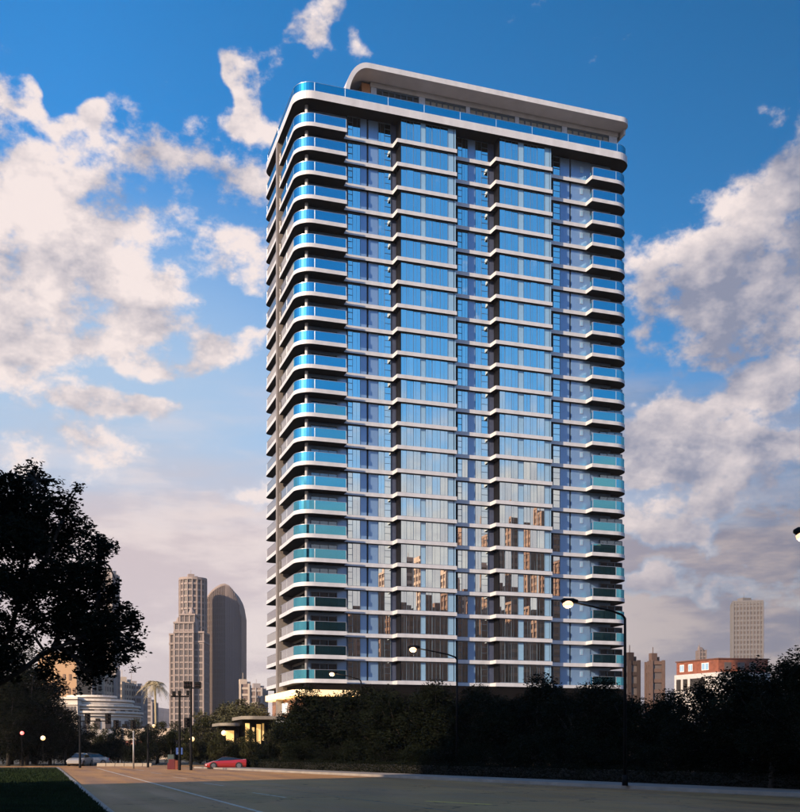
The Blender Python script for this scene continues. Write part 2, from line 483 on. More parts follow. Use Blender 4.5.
# bays: photo columns of every panel. G glass, T glass with transoms, L pale panel, W blue wall, D dark gap
BAYS = [
    (GR, [(347.6, 352.6, 'T'), (352.6, 360.5, 'G'), (360.5, 366.6, 'W'), (366.6, 368.5, 'D'), (368.5, 378, 'W'), (378, 384.5, 'G'), (384.5, 391, 'T'), (391, 396.5, 'S')]),
    (GB, [(400.6, 406.6, 'G'), (406.6, 413.4, 'G'), (413.4, 420.6, 'G'), (420.6, 425.6, 'L'), (425.6, 432.2, 'G'), (432.2, 440.2, 'G'), (440.2, 447.8, 'G'), (447.8, 453.8, 'L')]),
    (GR, [(457.4, 462, 'T'), (462, 468, 'G'), (468, 475, 'W'), (475, 481.3, 'G'), (481.3, 488, 'T'), (488, 494.5, 'S')]),
    (GB, [(499.2, 505, 'G'), (505, 511.4, 'G'), (511.4, 518, 'G'), (518, 523.6, 'L'), (523.6, 530.4, 'G'), (530.4, 537, 'G'), (537, 544.4, 'G'), (544.4, 549.6, 'L')]),
    (GR, [(552.8, 560.2, 'T'), (560.2, 569.4, 'W'), (569.4, 571, 'D'), (571, 590, 'W')]),
]
rng = random.Random(7)
def runs_of(segs):
    runs = []
    for q in segs:
        if q[2] not in 'GTL': continue
        if runs and abs(runs[-1][-1][1] - q[0]) < .01: runs[-1].append(q)
        else: runs.append([q])
    return runs
def bay_meshes(Y, run, h, seed):
    """frame, glass and curtain meshes of one storey of one window, floor at z = 0"""
    r = random.Random(seed)
    fr, gl, cu = MB(), MB(), MB()
    if True:
        xa, xb = XP(run[0][0], Y), XP(run[-1][1], Y)
        fr.box(xa, xb, Y - .05, Y + .09, 0, .10); fr.box(xa, xb, Y - .05, Y + .09, h - .10, h)
        for i, (a, b2, t) in enumerate(run):
            x0, x1 = XP(a, Y), XP(b2, Y)
            for x in ([x0] if i else [x0 + .04]) + ([x1 - .04] if i == len(run) - 1 else []):
                fr.box(x - .022, x + .022, Y - .05, Y + .09, .10, h - .10)
            if (x1 - x0) > .85 and t == 'G':
                xm = x0 + (x1 - x0) * r.choice((.34, .5, .62)); fr.box(xm - .010, xm + .010, Y - .02, Y + .07, .10, h - .10)
            if t == 'T':
                for q in (.40, .72): fr.box(x0 + .03, x1 - .03, Y - .06, Y + .07, h * q - .018, h * q + .018)
            if t == 'L':
                gl.box(x0 + .03, x1 - .03, Y - .02, Y + .03, .10, h - .10, 1)
            else:
                tl, ty = r.gauss(0, .006), r.gauss(0, .010)
                gl.quad([(x0 + .02, Y - ty, .09), (x1 - .02, Y + ty, .09), (x1 - .02, Y + ty + tl * h, h - .09), (x0 + .02, Y - ty + tl * h, h - .09)], 0)
                if r.random() < .14:
                    zb_ = h * r.uniform(.35, .75)
                    cu.quad([(x0 + .03, Y + .2, zb_), (x1 - .03, Y + .2, zb_), (x1 - .03, Y + .2, h - .05), (x0 + .03, Y + .2, h - .05)], 0)
                k = r.random()
                if k < .5:
                    mi = 0 if k < .24 else (1 if k < .36 else 2)
                    w = (x1 - x0) * r.choice((1, 1, .6, .45)); n = max(4, int(w / .09)); xs = x0 + .02 if r.random() < .5 else x1 - w - .02
                    for q in range(n):
                        u0, u1 = xs + w * q / n, xs + w * (q + 1) / n
                        d0, d1 = (.30, .36) if q % 2 else (.36, .30)
                        cu.quad([(u0, Y + d0, .05), (u1, Y + d1, .05), (u1, Y + d1, h - .05), (u0, Y + d0, h - .05)], mi)
    return fr, gl, cu
for bi, (Y, segs) in enumerate(BAYS):
    for ri, run in enumerate(runs_of(segs)):
        var = []
        for k in range(6):
            fr, gl, cu = bay_meshes(Y, run, FH - SLT if k < 5 else ZR - RT - Z1, bi * 100 + ri * 10 + k)
            var.append((fr.mesh('window', FRAME), gl.mesh('glass', [GL, LIGHTP]), cu.mesh('curtain', CURT) if cu.v else None))
        for i, z in enumerate(ZS):
            f, gme, cme = var[5 if i == 0 else rng.randrange(5)]
            w = tpm(f, 'window', z)
            tag(tpm(gme, 'glass', 0, w), kind='stuff')
            if cme: tag(tpm(cme, 'curtain', 0, w), kind='stuff')
    for (a, b2, t) in segs:
        if t in 'WDS':
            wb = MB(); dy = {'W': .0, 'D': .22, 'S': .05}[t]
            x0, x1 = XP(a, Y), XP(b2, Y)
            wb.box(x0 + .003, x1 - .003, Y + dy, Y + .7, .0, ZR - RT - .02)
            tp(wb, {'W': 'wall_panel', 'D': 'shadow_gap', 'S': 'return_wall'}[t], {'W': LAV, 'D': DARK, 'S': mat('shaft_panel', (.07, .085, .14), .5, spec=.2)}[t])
# side returns of the forward bays
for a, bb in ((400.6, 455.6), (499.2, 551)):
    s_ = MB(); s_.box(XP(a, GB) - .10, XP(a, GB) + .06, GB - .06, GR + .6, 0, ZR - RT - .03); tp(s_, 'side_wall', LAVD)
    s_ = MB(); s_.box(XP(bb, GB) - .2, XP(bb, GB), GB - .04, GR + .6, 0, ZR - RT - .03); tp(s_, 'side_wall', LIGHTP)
# small bathroom windows in the blue wall
sw = MB(); xs_ = XP(581.5, GR)
sw.box(xs_ - .24, xs_ + .24, GR - .05, GR + .02, 1.25, 2.05, 0); sw.box(xs_ - .18, xs_ + .18, GR - .06, GR - .02, 1.31, 1.99, 1)
sw_me = sw.mesh('vent_window', [mat('pale_blue_frame', (.36, .44, .58), .4), LIGHTP])
for z in ZS: tpm(sw_me, 'vent_window', z)

# balcony back walls
YW, XW = GR + .02, XL + 2.05
bw = MB(); bw.box(XW, XP(347.3, GR), YW + .25, YW + .8, 0, ZR - RT - .02); tp(bw, 'balcony_wall', LAV)
bw = MB(); bw.box(XW, XW + .5, YW + .81, YB - 1.6, 0, ZR - RT - .02); tp(bw, 'balcony_wall', mat('warm_wall', (.42, .38, .35), .6))
bw = MB(); bw.box(XP(590.2, GR), XR - 2.2, YW + .10, YW + .8, 0, ZR - RT - .02); tp(bw, 'balcony_wall', LAV)
bw = MB(); bw.box(XR - 2.7, XR - 2.2, YW + .81, YB - 1.6, 0, ZR - RT - .02); tp(bw, 'balcony_wall', WHITE)
bw = MB(); bw.box(XW + .02, XR - 2.21, YB - 1.59, YB - 1.2, 0, ZR - RT - .02); tp(bw, 'rear_wall', WHITE)
# corner column and the taupe fin on the street side
cc_ = MB(); cc_.tube([(XP(306.5, FY + 1.5), FY + 1.5, 10), (XP(306.5, FY + 1.5), FY + 1.5, ZR - RT)], .22, 12); tp(cc_, 'column', WHITE, smooth=True)
fn = MB(); fn.box(XL - .22, XL + 1.9, 150.0, 150.9, 6, ZR - RT - .02); tp(fn, 'street_fin', COLM)
# sliding doors at the back of the balconies
def door_mesh(xa, xb, Y, h, seed, lit=False):
    r = random.Random(seed); f, gq = MB(), MB()
    n = 3
    f.box(xa, xb, Y - .06, Y + .24, h - .1, h); f.box(xa, xb, Y - .06, Y + .24, .0, .06)
    for i in range(n + 1):
        x = xa + (xb - xa) * i / n; f.box(x - .035, x + .035, Y - .05, Y + .24, .06, h - .1)
    for i in range(n):
        gq.quad([(xa + (xb - xa) * i / n, Y, .06), (xa + (xb - xa) * (i + 1) / n, Y, .06), (xa + (xb - xa) * (i + 1) / n, Y, h - .1), (xa + (xb - xa) * i / n, Y, h - .1)], 0)
    for i in range(n):
        if r.random() < .45:
            w = (xb - xa) / n
            gq.quad([(xa + w * i, Y + .12, .06), (xa + w * (i + .8), Y + .12, .06), (xa + w * (i + .8), Y + .12, h - .1), (xa + w * i, Y + .12, h - .1)], 1)
        gq.quad([(xa, Y + .2, .06), (xb, Y + .2, .06), (xb, Y + .2, h - .1), (xa, Y + .2, h - .1)], 2) if i == 0 else None
    return f.mesh('sliding_door', FRAME), gq.mesh('glass', [GLD, mat('teal_curtain', (.30, .50, .55), .8), DARK])
for (pa, pb, ys) in ((311, 337, YW + .0), (600, 622, YW - .14)):
    vs = [door_mesh(XP(pa, ys), XP(pb, ys), ys, 2.25, 50 + k) for k in range(4)]
    for i, z in enumerate(ZS):
        f, q = vs[rng.randrange(4)]
        o = tpm(f, 'sliding_door', z); tag(tpm(q, 'glass', 0, o), kind='stuff')
# street-side doors (dark glazing facing left)
sg = MB(); sg.box(XW - .08, XW - .01, YW + 1.2, 149.6, .05, 2.3, 0); sg.box(XW - .08, XW - .01, 151.6, YB - 2.4, .05, 2.3, 0)
sg_me = sg.mesh('street_door', [GLD])
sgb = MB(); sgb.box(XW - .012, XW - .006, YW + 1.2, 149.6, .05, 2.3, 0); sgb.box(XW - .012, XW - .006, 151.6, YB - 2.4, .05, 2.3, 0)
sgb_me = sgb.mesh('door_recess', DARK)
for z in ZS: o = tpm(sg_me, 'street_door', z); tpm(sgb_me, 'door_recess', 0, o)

# balcony railings: top rail with glass panels
RH = 1.26
def railing(paths, z0=0.0, h=RH, gm=GLB, th=.03, gside=True):
    rl = MB()
    panels = []
    for p in paths:
        rl.strip(p, z0 + h - .05, z0 + h, .07); rl.strip(p, z0, z0 + .03, .06)
        q = MB(); q.strip(p, z0 + .03, z0 + h - .05, th); panels.append(q.mesh('glass_panel', gm))
        if gside and len(p) == 2 and abs(p[0][0] - p[1][0]) < .01: panels[-1].materials[0] = GLN
        for e in (p[0], p[-1]):
            rl.tube([(e[0], e[1], z0), (e[0], e[1], z0 + h - .02)], .028, 6)
    return rl.mesh('railing', RAIL), panels
IN = .10
left_paths = [
    [(XL + IN, 149.6), (XL + IN, FY + 6.6)], [(XL + IN, FY + 6.55), (XL + IN, FY + 2.4)],
    arc(XL + 2.4, FY + 2.4, 2.4 - IN, 180, 270, 10),
    [(XL + 2.45, FY + IN), (XP(347, FY) - .08, FY + IN)],
]
rear_paths = [[(XL + IN, YB - 1.2), (XL + IN, 151.4)]]
xr0 = XP(592.5, FY)
right_paths = [
    [(XP(590.5, FY + 1.4), FY + 1.4), (xr0 + .1, FY + IN + .12)],
    [(xr0 + .14, FY + IN), (XR - 2.45, FY + IN)],
    arc(XR - 2.4, FY + 2.4, 2.4 - IN, 270, 360, 8), [(XR - IN, FY + 2.5), (XR - IN, FY + 9)],
]
for paths in (left_paths, rear_paths, right_paths):
    rm, pm = railing(paths)
    for z in ZS:
        o = tpm(rm, 'railing', z)
        for q in pm: tpm(q, 'glass_panel', 0, o)

# roof slab, parapet, penthouse, canopy
def rect_round(x0, x1, y0, y1, r, n=8):
    return arc(x0 + r, y0 + r, r, 180, 270, n) + arc(x1 - r, y0 + r, r, 270, 360, n) + arc(x1 - r, y1 - r, r, 0, 90, n) + arc(x0 + r, y1 - r, r, 90, 180, n)
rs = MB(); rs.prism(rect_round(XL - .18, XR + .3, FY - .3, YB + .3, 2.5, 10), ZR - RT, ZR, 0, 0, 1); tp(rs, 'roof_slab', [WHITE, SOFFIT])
px_ = [345, 388, 424, 460, 496, 532, 568, 600]
par = [[(XL + .05, YB - 2), (XL + .05, FY + 12)], [(XL + .05, FY + 11.9), (XL + .05, FY + 2.3)], arc(XL + 2.35, FY + 2.3, 2.3, 180, 270, 10), [(XL + 2.4, FY), (XP(345, FY), FY)]]
for a, b2 in zip(px_[:-1], px_[1:]): par.append([(XP(a, FY) + .04, FY), (XP(b2, FY) - .0, FY)])
par += [[(XP(600, FY) + .04, FY), (XR - 2.3, FY)], arc(XR - 2.25, FY + 2.3, 2.3, 270, 360, 10), [(XR + .05, FY + 2.4), (XR + .05, FY + 12)]]
GLP = glass('parapet_glass', (.07, .56, .66), .80, (.18, .32, .42))
rm, pm = railing(par, ZR, 1.3, GLP)
o = tpm(rm, 'roof_parapet', 0)
for q in pm: tpm(q, 'glass_panel', 0, o)

CY0, CY1 = FY + 1.2, FY + 15.0       # canopy front and back
CZ, CT = 95.0, .72
XC0, XC1 = XP(345, CY0), XP(632, CY0)
AR, AZ = XP(369, CY0) - XC0, 5.4     # arched left end
def canopy():
    m = MB()
    n = 12
    outer = [(XC0, ZR)] + [(XC0 + AR - AR * math.cos(rad(90 * i / n)), CZ - AZ + AZ * math.sin(rad(90 * i / n))) for i in range(n + 1)]
    ti = .55
    inner = [(XC0 + ti, ZR)] + [(XC0 + AR - (AR - ti) * math.cos(rad(90 * i / n)), CZ - AZ + (AZ - CT) * math.sin(rad(90 * i / n))) for i in range(n + 1)]
    for k in range(len(outer) - 1):
        (xa, za), (xb, zb) = outer[k], outer[k + 1]; (ia, ja), (ib, jb) = inner[k], inner[k + 1]
        m.quad([(xa, CY0, za), (ia, CY0, ja), (ib, CY0, jb), (xb, CY0, zb)], 0)
        m.quad([(xa, CY1, za), (xb, CY1, zb), (ib, CY1, jb), (ia, CY1, ja)], 0)
        m.quad([(xa, CY0, za), (xb, CY0, zb), (xb, CY1, zb), (xa, CY1, za)], 0)
        m.quad([(ia, CY0, ja), (ia, CY1, ja), (ib, CY1, jb), (ib, CY0, jb)], 1)
    x0 = XC0 + AR
    plan = [(x0, CY0)] + arc(XC1 - 1.6, CY0 + 1.6, 1.6, 270, 360, 8) + arc(XC1 - 1.6, CY1 - 1.6, 1.6, 0, 90, 8) + [(x0, CY1)]
    m.prism(plan, CZ - CT, CZ, 0, 0, 1)
    return m
lip = MB(); lip.strip([(XC1 - .25, CY0 + 1.7), (XC1 - .25, CY1 - 1.8)], CZ - CT - .75, CZ - CT - .003, .3); tp(lip, 'canopy_lip', WHITE)
tp(canopy(), 'canopy', [WHITE, mat('canopy_soffit', (.50, .48, .51), .5, var=.08, scale=.6)])
PY = CY0 + 2.8
XP0, XP1 = XP(371, PY), XP(617, PY)
ph = MB(); ph.box(XP0, XP1, PY + .3, CY1 - 1, ZR, CZ - CT - .01); tp(ph, 'penthouse', CORE)
hd = MB(); hd.box(XP0 - .1, XP1 + .15, PY - .1, PY + .35, CZ - CT - .68, CZ - CT - .012); tp(hd, 'penthouse_header', WHITE)
piers = [371, 376.5, 419, 425, 466, 470, 515, 519, 562, 567, 609, 617]
for a, b2 in zip(piers[0::2], piers[1::2]):
    q = MB(); q.box(XP(a, PY), XP(b2, PY), PY - .02, PY + .32, ZR, CZ - CT - .69); tp(q, 'pier', mat('pale_pier', (.50, .56, .66), .4))
for k, (a, b2) in enumerate(zip(piers[1::2][:-1], piers[2::2])):
    x0, x1 = XP(a, PY), XP(b2, PY); f, gq = MB(), MB(); n = 7
    zt = CZ - CT - .70
    for i in range(n + 1):
        x = x0 + (x1 - x0) * i / n; f.box(x - .07, x + .07, PY + .0, PY + .3, ZR, zt)
    f.box(x0, x1, PY + .01, PY + .29, ZR + 2.6, ZR + 2.72); f.box(x0, x1, PY + .01, PY + .29, zt - .25, zt - .01)
    for i in range(n):
        a0, a1 = x0 + (x1 - x0) * i / n + .07, x0 + (x1 - x0) * (i + 1) / n - .07
        gq.quad([(a0, PY + .12, ZR), (a1, PY + .12, ZR), (a1, PY + .12, zt), (a0, PY + .12, zt)], 0 if k else 1)
    o = tp(f, 'penthouse_window', FRAME); tag(tp(gq, 'glass', [GL, GLD], parent=o), kind='stuff')
wd = MB(); wd.box(XP(362, PY), XP(370.6, PY), PY + .1, PY + 5, ZR, CZ - CT - .3); tp(wd, 'timber_wall', mat('orange_timber', (.50, .24, .10), .5, stretch=(1, 1, 6)))
dn = MB(); dn.box(XP(366, PY), XP(369, PY), PY + .02, PY + .09, ZR + 2.4, ZR + 3.6); tp(dn, 'wall_light', mat('warm_light', (1, .8, .5), emit=(1, .62, .25), emit_k=4.0))

# podium at the foot of the tower with its lit soffit and sign
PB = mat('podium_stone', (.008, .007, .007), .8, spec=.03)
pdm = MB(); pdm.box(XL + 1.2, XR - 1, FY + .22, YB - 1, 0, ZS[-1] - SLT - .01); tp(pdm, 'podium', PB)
X0, X1, Y0, Y1 = XL - .6, XL + 9, FY - 1.0, YB - 1.5
q = MB(); q.prism(rect_round(X0, X1, Y0, Y1, 2.0), 8.95, 9.75, 0, 0, 1)
tp(q, 'entrance_canopy', [mat('lit_fascia', (.8, .72, .55), .5, emit=(1, .58, .18), emit_k=.7), mat('lit_soffit', (.8, .6, .3), .5, emit=(1, .58, .18), emit_k=2.2)])
q = MB(); q.box(XL + .6, XL + 8, Y0 + 1.4, Y1 - 1, 5.2, 8.94); tp(q, 'sign_wall', mat('bronze_glass', (.22, .10, .05), .25, var=.3, scale=.6))
q = MB(); q.prism(rect_round(X0 - .2, X1 + 2, Y0 - .3, Y1 + .5, 1.2), 5.6, 5.95); tp(q, 'ledge', WHITE)
SIGN = mat('sign_white', (.9, .9, .9), .5, emit=(1, .95, .85), emit_k=1.1)
def sign():
    m = MB(); x = XL + .42
    y = 152.8; h0, h1 = 6.75, 8.35
    def bar(ya, za, yb, zb, w):
        d = Vector((yb - ya, zb - za)).normalized(); n = Vector((-d.y, d.x)) * w / 2
        a = [(ya - n.x, za - n.y), (yb - n.x, zb - n.y), (yb + n.x, zb + n.y), (ya + n.x, za + n.y)]
        m.quad([(x, p[0], p[1]) for p in a]); m.quad([(x + .12, p[0], p[1]) for p in reversed(a)])
        for i in range(4):
            p, r = a[i], a[(i + 1) % 4]
            m.quad([(x, p[0], p[1]), (x + .12, p[0], p[1]), (x + .12, r[0], r[1]), (x, r[0], r[1])])
    bar(y, h0, y - .9, h0 + .5, .28); bar(y - 1.0, h0 + .2, y - 1.0, h1, .5)
    bar(y - 2.2, h0, y - 2.2, h1, .5)
    bar(y - 3.4, h0 + .1, y - 3.4, h1, .45); bar(y - 3.3, h1 - .2, y - 5.6, h1 - .2, .4); bar(y - 5.5, h0 + .1, y - 5.5, h1, .5); bar(y - 4.5, h0 + .2, y - 4.5, h1 - .2, .25)
    return m
tp(sign(), 'sign_lettering', SIGN)

# ------------------------------------------------------------------ foliage
def leaf_data(name, C, size, m, seed=0, flat=.35):
    r = np.random.default_rng(seed); n = len(C)
    a = r.normal(size=(n, 3)); a[:, 2] *= flat; a /= np.linalg.norm(a, axis=1)[:, None]
    b = np.cross(a, r.normal(size=(n, 3))); b /= np.linalg.norm(b, axis=1)[:, None]
    nn = np.cross(a, b)
    L = (size * r.uniform(.6, 1.25, n))[:, None]; W = L * r.uniform(.34, .52, n)[:, None]
    fold = nn * W * .35
    V = np.stack([C - a * L * .5, C + b * W * .5 + fold, C + a * L * .5, C - b * W * .5 + fold], 1).reshape(-1, 3)
    me = bpy.data.meshes.new(name)
    me.vertices.add(4 * n); me.loops.add(4 * n); me.polygons.add(n)
    me.vertices.foreach_set('co', V.astype(np.float32).ravel())
    me.loops.foreach_set('vertex_index', np.arange(4 * n, dtype=np.int32))
    me.polygons.foreach_set('loop_start', np.arange(0, 4 * n, 4, dtype=np.int32))
    me.polygons.foreach_set('loop_total', np.full(n, 4, dtype=np.int32))
    me.update(calc_edges=True)
    for q in (m if isinstance(m, (list, tuple)) else [m]): me.materials.append(q)
    return me
def leaf_mat(name, col, var=.5, trans=.0):
    return mat(name, col, .8, var=var, scale=.9, spec=.04)
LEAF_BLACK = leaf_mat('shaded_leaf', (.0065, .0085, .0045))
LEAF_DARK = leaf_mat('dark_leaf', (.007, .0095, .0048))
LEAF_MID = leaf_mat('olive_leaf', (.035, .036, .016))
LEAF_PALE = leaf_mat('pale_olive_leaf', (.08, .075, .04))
BARK = mat('bark', (.028, .021, .016), .9, var=.35, scale=4, bump=.4, stretch=(1, 1, .3))

def clump_points(clumps, per, rs, sq=.75):
    """leaf positions: shells of leaves round the clump centres"""
    r = np.random.default_rng(rs); out = []
    for (x, y, z, rr) in clumps:
        n = int(per * (rr ** 2)) + 20
        if rr < .24: rr, n = rr * 1.7, 34
        d = r.normal(size=(n, 3)); d /= np.linalg.norm(d, axis=1)[:, None]
        rad_ = rr * r.uniform(.15, 1.0, n) ** .5 * r.normal(1, .12, n)
        p = d * rad_[:, None]; p[:, 2] *= sq
        out.append(p + np.array((x, y, z)))
    return np.concatenate(out)
def limbs(m, base, fork, clumps, r0, seed):
    r = random.Random(seed)
    for (x, y, z, rr) in clumps:
        t = Vector((x, y, z)); f = Vector(fork)
        mid = f.lerp(t, .5) + Vector((r.uniform(-.4, .4), r.uniform(-.4, .4), r.uniform(.1, .6))) * rr * .6
        m.tube([f, f.lerp(mid, .55) + Vector((0, 0, .1)), mid, t], [r0, r0 * .7, r0 * .45, r0 * .12], 5)
def tree_meshes(H, R, zb, n, per, leaf, m, seed, rclump=.34):
    """trunk and crown meshes of a broad tree, foot at the origin"""
    r = random.Random(seed); cl = []
    zc = (H + zb) / 2; hz = (H - zb) / 2
    for i in range(n):
        for _ in range(50):
            a = r.uniform(0, 2 * math.pi); u = r.uniform(-1, 1); q = r.uniform(.35, .86)
            s_ = math.sqrt(1 - u * u) * q
            p = (R * s_ * math.cos(a), R * s_ * math.sin(a), zc + hz * u * q)
            if all((p[0] - c_[0]) ** 2 + (p[1] - c_[1]) ** 2 + (p[2] - c_[2]) ** 2 > (R * .25) ** 2 for c_ in cl): break
        cl.append((*p, R * rclump * r.uniform(.7, 1.2)))
    tk = MB()
    fork = (r.uniform(-.1, .1), r.uniform(-.1, .1), max(zb + .25, H * .30))
    tk.tube([(0, 0, -.1), (.03, .02, fork[2] * .5), fork], [H * .030, H * .024, H * .02], 8)
    limbs(tk, (0, 0, 0), fork, cl, H * .014, seed)
    C = clump_points(cl, per, seed)
    return tk.mesh('trunk', BARK, True), leaf_data('crown', C, leaf, m, seed)
def plant_tree(name, label, cat, loc, meshes, s=1.0, rz=0.0, group=None, sz=1.0):
    t = thing(name, label, cat, (loc[0], loc[1], loc[2] if len(loc) > 2 else 0), group, rz)
    t.scale = (s, s, s * sz)
    link('trunk', meshes[0], t); link('crown', meshes[1], t)
    return t

# the big tree on the verge: clumps laid out from the photograph, spread in depth
def big_tree():
    D = 36.0; k = D / F
    r = random.Random(3)
    tx, ty = at(-48, D)
    t = thing('verge_tree', 'big black silhouetted broadleaf tree leaning over the lawn beside the road', 'tree', (tx, ty, .1))
    outl = [(8, 490, 22), (38, 482, 15), (30, 510, 24), (62, 505, 20), (78, 528, 20), (50, 540, 28), (96, 552, 15), (104, 545, 9), (15, 540, 30), (88, 575, 22), (98, 600, 20),
            (60, 580, 30), (25, 585, 26), (-10, 520, 36), (-20, 580, 36), (70, 615, 26), (100, 628, 24), (124, 612, 13), (128, 640, 14), (120, 655, 14), (96, 652, 20), (78, 650, 16),
            (88, 672, 15), (108, 668, 10), (66, 628, 18), (-40, 500, 40), (-60, 560, 45), (-50, 620, 40), (0, 625, 20), (20, 640, 16), (28, 610, 18), (5, 660, 20), (-20, 660, 30),
            (-90, 600, 45), (-100, 530, 45), (112, 590, 9), (134, 625, 8), (40, 620, 12), (58, 655, 10), (46, 672, 12), (-70, 470, 35), (-120, 480, 40)]
    cl = []
    ragged = []
    for (px, py, pr) in outl:
        for q in range(4 if px > -30 else 1):
            an = r.uniform(0, 6.28); ragged.append((px + math.cos(an) * pr * r.uniform(.85, 1.3), py + math.sin(an) * pr * r.uniform(.8, 1.2), r.uniform(3.0, 6.5)))
    outl = [(a_, b_, c_ * r.uniform(.84, 1.04)) for a_, b_, c_ in outl] + ragged
    for (px, py, pr) in outl:
        for q in range(2 if pr > 18 else 1):
            d = D + r.uniform(-1, 1) * min(3.2, pr * k * 2.4)
            x, y = at(px, d)
            cl.append((x - tx, y - ty, zat(py, d) - .1, pr * d / F * 1.02))
    tk = MB()
    fork = (.35, .1, 3.2)
    tk.tube([(0, 0, -.3), (.08, 0, .3), (.15, .05, 1.6), fork], [.42, .30, .25, .24], 10)
    def P(px, py, d): x, y = at(px, d); return Vector((x - tx, y - ty, zat(py, d) - .1))
    # main limbs seen against the sky
    main = [[Vector(fork), P(25, 668, D), P(45, 652, D), P(78, 640, D - .5), P(112, 632, D)], [P(40, 655, D), P(52, 650, D), P(62, 628, D + .3), P(70, 600, D), P(80, 560, D)],
            [Vector(fork), P(8, 640, D), P(22, 590, D), P(32, 530, D), P(36, 480, D)], [Vector(fork), P(-25, 620, D + 1), P(-50, 560, D + 1), P(-60, 500, D)], [P(60, 648, D), P(72, 655, D), P(85, 672, D)],
            [P(22, 590, D), P(45, 560, D), P(66, 512, D)], [P(78, 640, D - .5), P(98, 610, D), P(100, 560, D)]]
    for mm in main:
        n = len(mm); tk.tube(mm, [.085 * (1 - i / n) + .02 for i in range(n)], 6)
    for i, (x, y, z, rr) in enumerate(cl):
        tv = Vector((x, y, z)); near = min((p for mm in main for p in mm), key=lambda p: (p - tv).length)
        tk.tube([near, near.lerp(tv, .5) + Vector((r.uniform(-.2, .2), r.uniform(-.2, .2), .12)), tv], [.045, .03, .01], 4)
    link('trunk', tk.mesh('trunk', BARK, True), t)
    C = clump_points(cl, 1700, 5, .85)
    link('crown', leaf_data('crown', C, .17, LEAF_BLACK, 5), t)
big_tree()

# trees and shrubs by the road
KINDS = [tree_meshes(7.0, 3.1, .7, 30, 640, .20, LEAF_BLACK, 11), tree_meshes(7.0, 2.7, .5, 26, 660, .19, LEAF_BLACK, 12), tree_meshes(7.0, 3.5, .9, 34, 600, .20, LEAF_DARK, 13)]
rowt = [  # photo column, distance, height, kind, label
    (306, 104, 6.9, 2, 'small leafy tree beside the lit shop sign at the tower foot'),
    (332, 93, 8.1, 2, 'tallest rounded tree under the corner balconies, by a lit street lamp'),
    (372, 90, 7.3, 1, 'dark tree just right of the rounded one under the corner balconies'),
    (402, 84, 7.3, 2, 'dark tree under the street lamp whose pole stands at the second bay'),
    (438, 80, 6.7, 0, 'dark low tree in front of the first blue wall strip'),
    (474, 76, 6.5, 1, 'dark tree beneath the lower end of the narrow blue strip'),
    (508, 72, 6.4, 2, 'dark tree below the middle of the tower front'),
    (540, 69, 6.4, 0, 'dark tree left of the blue wall at the tower right end'),
    (575, 66, 5.9, 1, 'dark tree at the foot of the blue wall of the tower'),
    (602, 62, 5.7, 0, 'dark tree beneath the tower right balconies, left of the tall lamp'),
    (640, 60, 5.7, 2, 'dark tree right of the tall lamp pole, below the brown block'),
    (672, 66, 5.3, 1, 'sparse dark tree before the white floor of the brick house'),
    (712, 52, 5.1, 0, 'dark tree hiding the lower right of the brick house'),
    (742, 50, 5.6, 1, 'dark tree below the pale slab tower'),
    (772, 47, 6.2, 2, 'tall dark tree right of the pale slab tower'),
    (806, 44, 5.7, 0, 'tall dark tree cut by the right edge of the picture'),
]
for i, (px, D, H, kd, lb) in enumerate(rowt):
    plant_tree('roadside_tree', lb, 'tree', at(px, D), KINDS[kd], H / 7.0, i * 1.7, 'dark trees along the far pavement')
SHRUB = [tree_meshes(2.6, 1.7, .1, 16, 900, .13, LEAF_BLACK, 21, .42), tree_meshes(2.6, 1.9, .1, 18, 850, .14, LEAF_DARK, 22, .42)]
for i, px in enumerate(range(268, 860, 30)):
    Dk = 1.0
    # stand the shrubs about 4.5 m behind the kerb
    lo, hi = 20, 130
    for _ in range(40):
        md = (lo + hi) / 2; x, y = at(px, md)
        if x < kerbx(y) + 5.2: lo = md
        else: hi = md
    nth = ['first', 'second', 'third', 'fourth', 'fifth', 'sixth', 'seventh', 'eighth', 'ninth', 'tenth', 'eleventh', 'twelfth', 'thirteenth', 'fourteenth', 'fifteenth', 'sixteenth', 'seventeenth', 'eighteenth', 'nineteenth', 'twentieth'][i]
    plant_tree('shrub', nth + ' dark dense shrub counted from the shop sign in the row under the trees', 'shrub', at(px, lo), SHRUB[i % 2], .95 + .12 * math.sin(i * 2.3), i * 2.1, 'shrubs under the roadside trees')
for i in range(8):  # unseen row added only to cast shade on the lawn
    plant_tree('lawn_shade_tree', 'unseen dark tree added along the outer edge of the lawn to shade it', 'tree', (-15 - (i % 3) * 1.2, 10 + i * 12), KINDS[i % 3], 1.1 + .1 * (i % 2), i * 1.3, 'unseen trees added to shade the lawn')
def hedge():
    t = thing('hedge', 'low clipped dark hedge running along the back of the far pavement', 'hedge', (kerbx(60) + 3.9, 60, 0))
    r = np.random.default_rng(4); n = 60000
    Y = r.uniform(14, 106, n); X = 27.7 - (Y - 34.3) / 60.8 * 10.7 + 3.9
    u = r.uniform(-1, 1, n); hz = .85 + .07 * np.sin(Y * 1.3)
    side = r.random(n) < .55
    xx = np.where(side, -.42 + r.normal(0, .05, n), u * .45); zz = np.where(side, r.uniform(.05, 1, n) * hz, hz + r.normal(0, .05, n))
    C = np.stack([X + xx - t.location.x, Y - 60, zz], 1)
    tag(link('foliage', leaf_data('foliage', C, .11, LEAF_BLACK, 9), t), kind='stuff')
    b = MB(); a = []
    b.prism([(kerbx(14) + 3.55 - t.location.x, 14 - 60), (kerbx(14) + 4.3 - t.location.x, 14 - 60), (kerbx(106) + 4.3 - t.location.x, 46), (kerbx(106) + 3.55 - t.location.x, 46)], 0, .75)
    b.build('stems', mat('hedge_twigs', (.012, .011, .008), .9), t)
hedge()

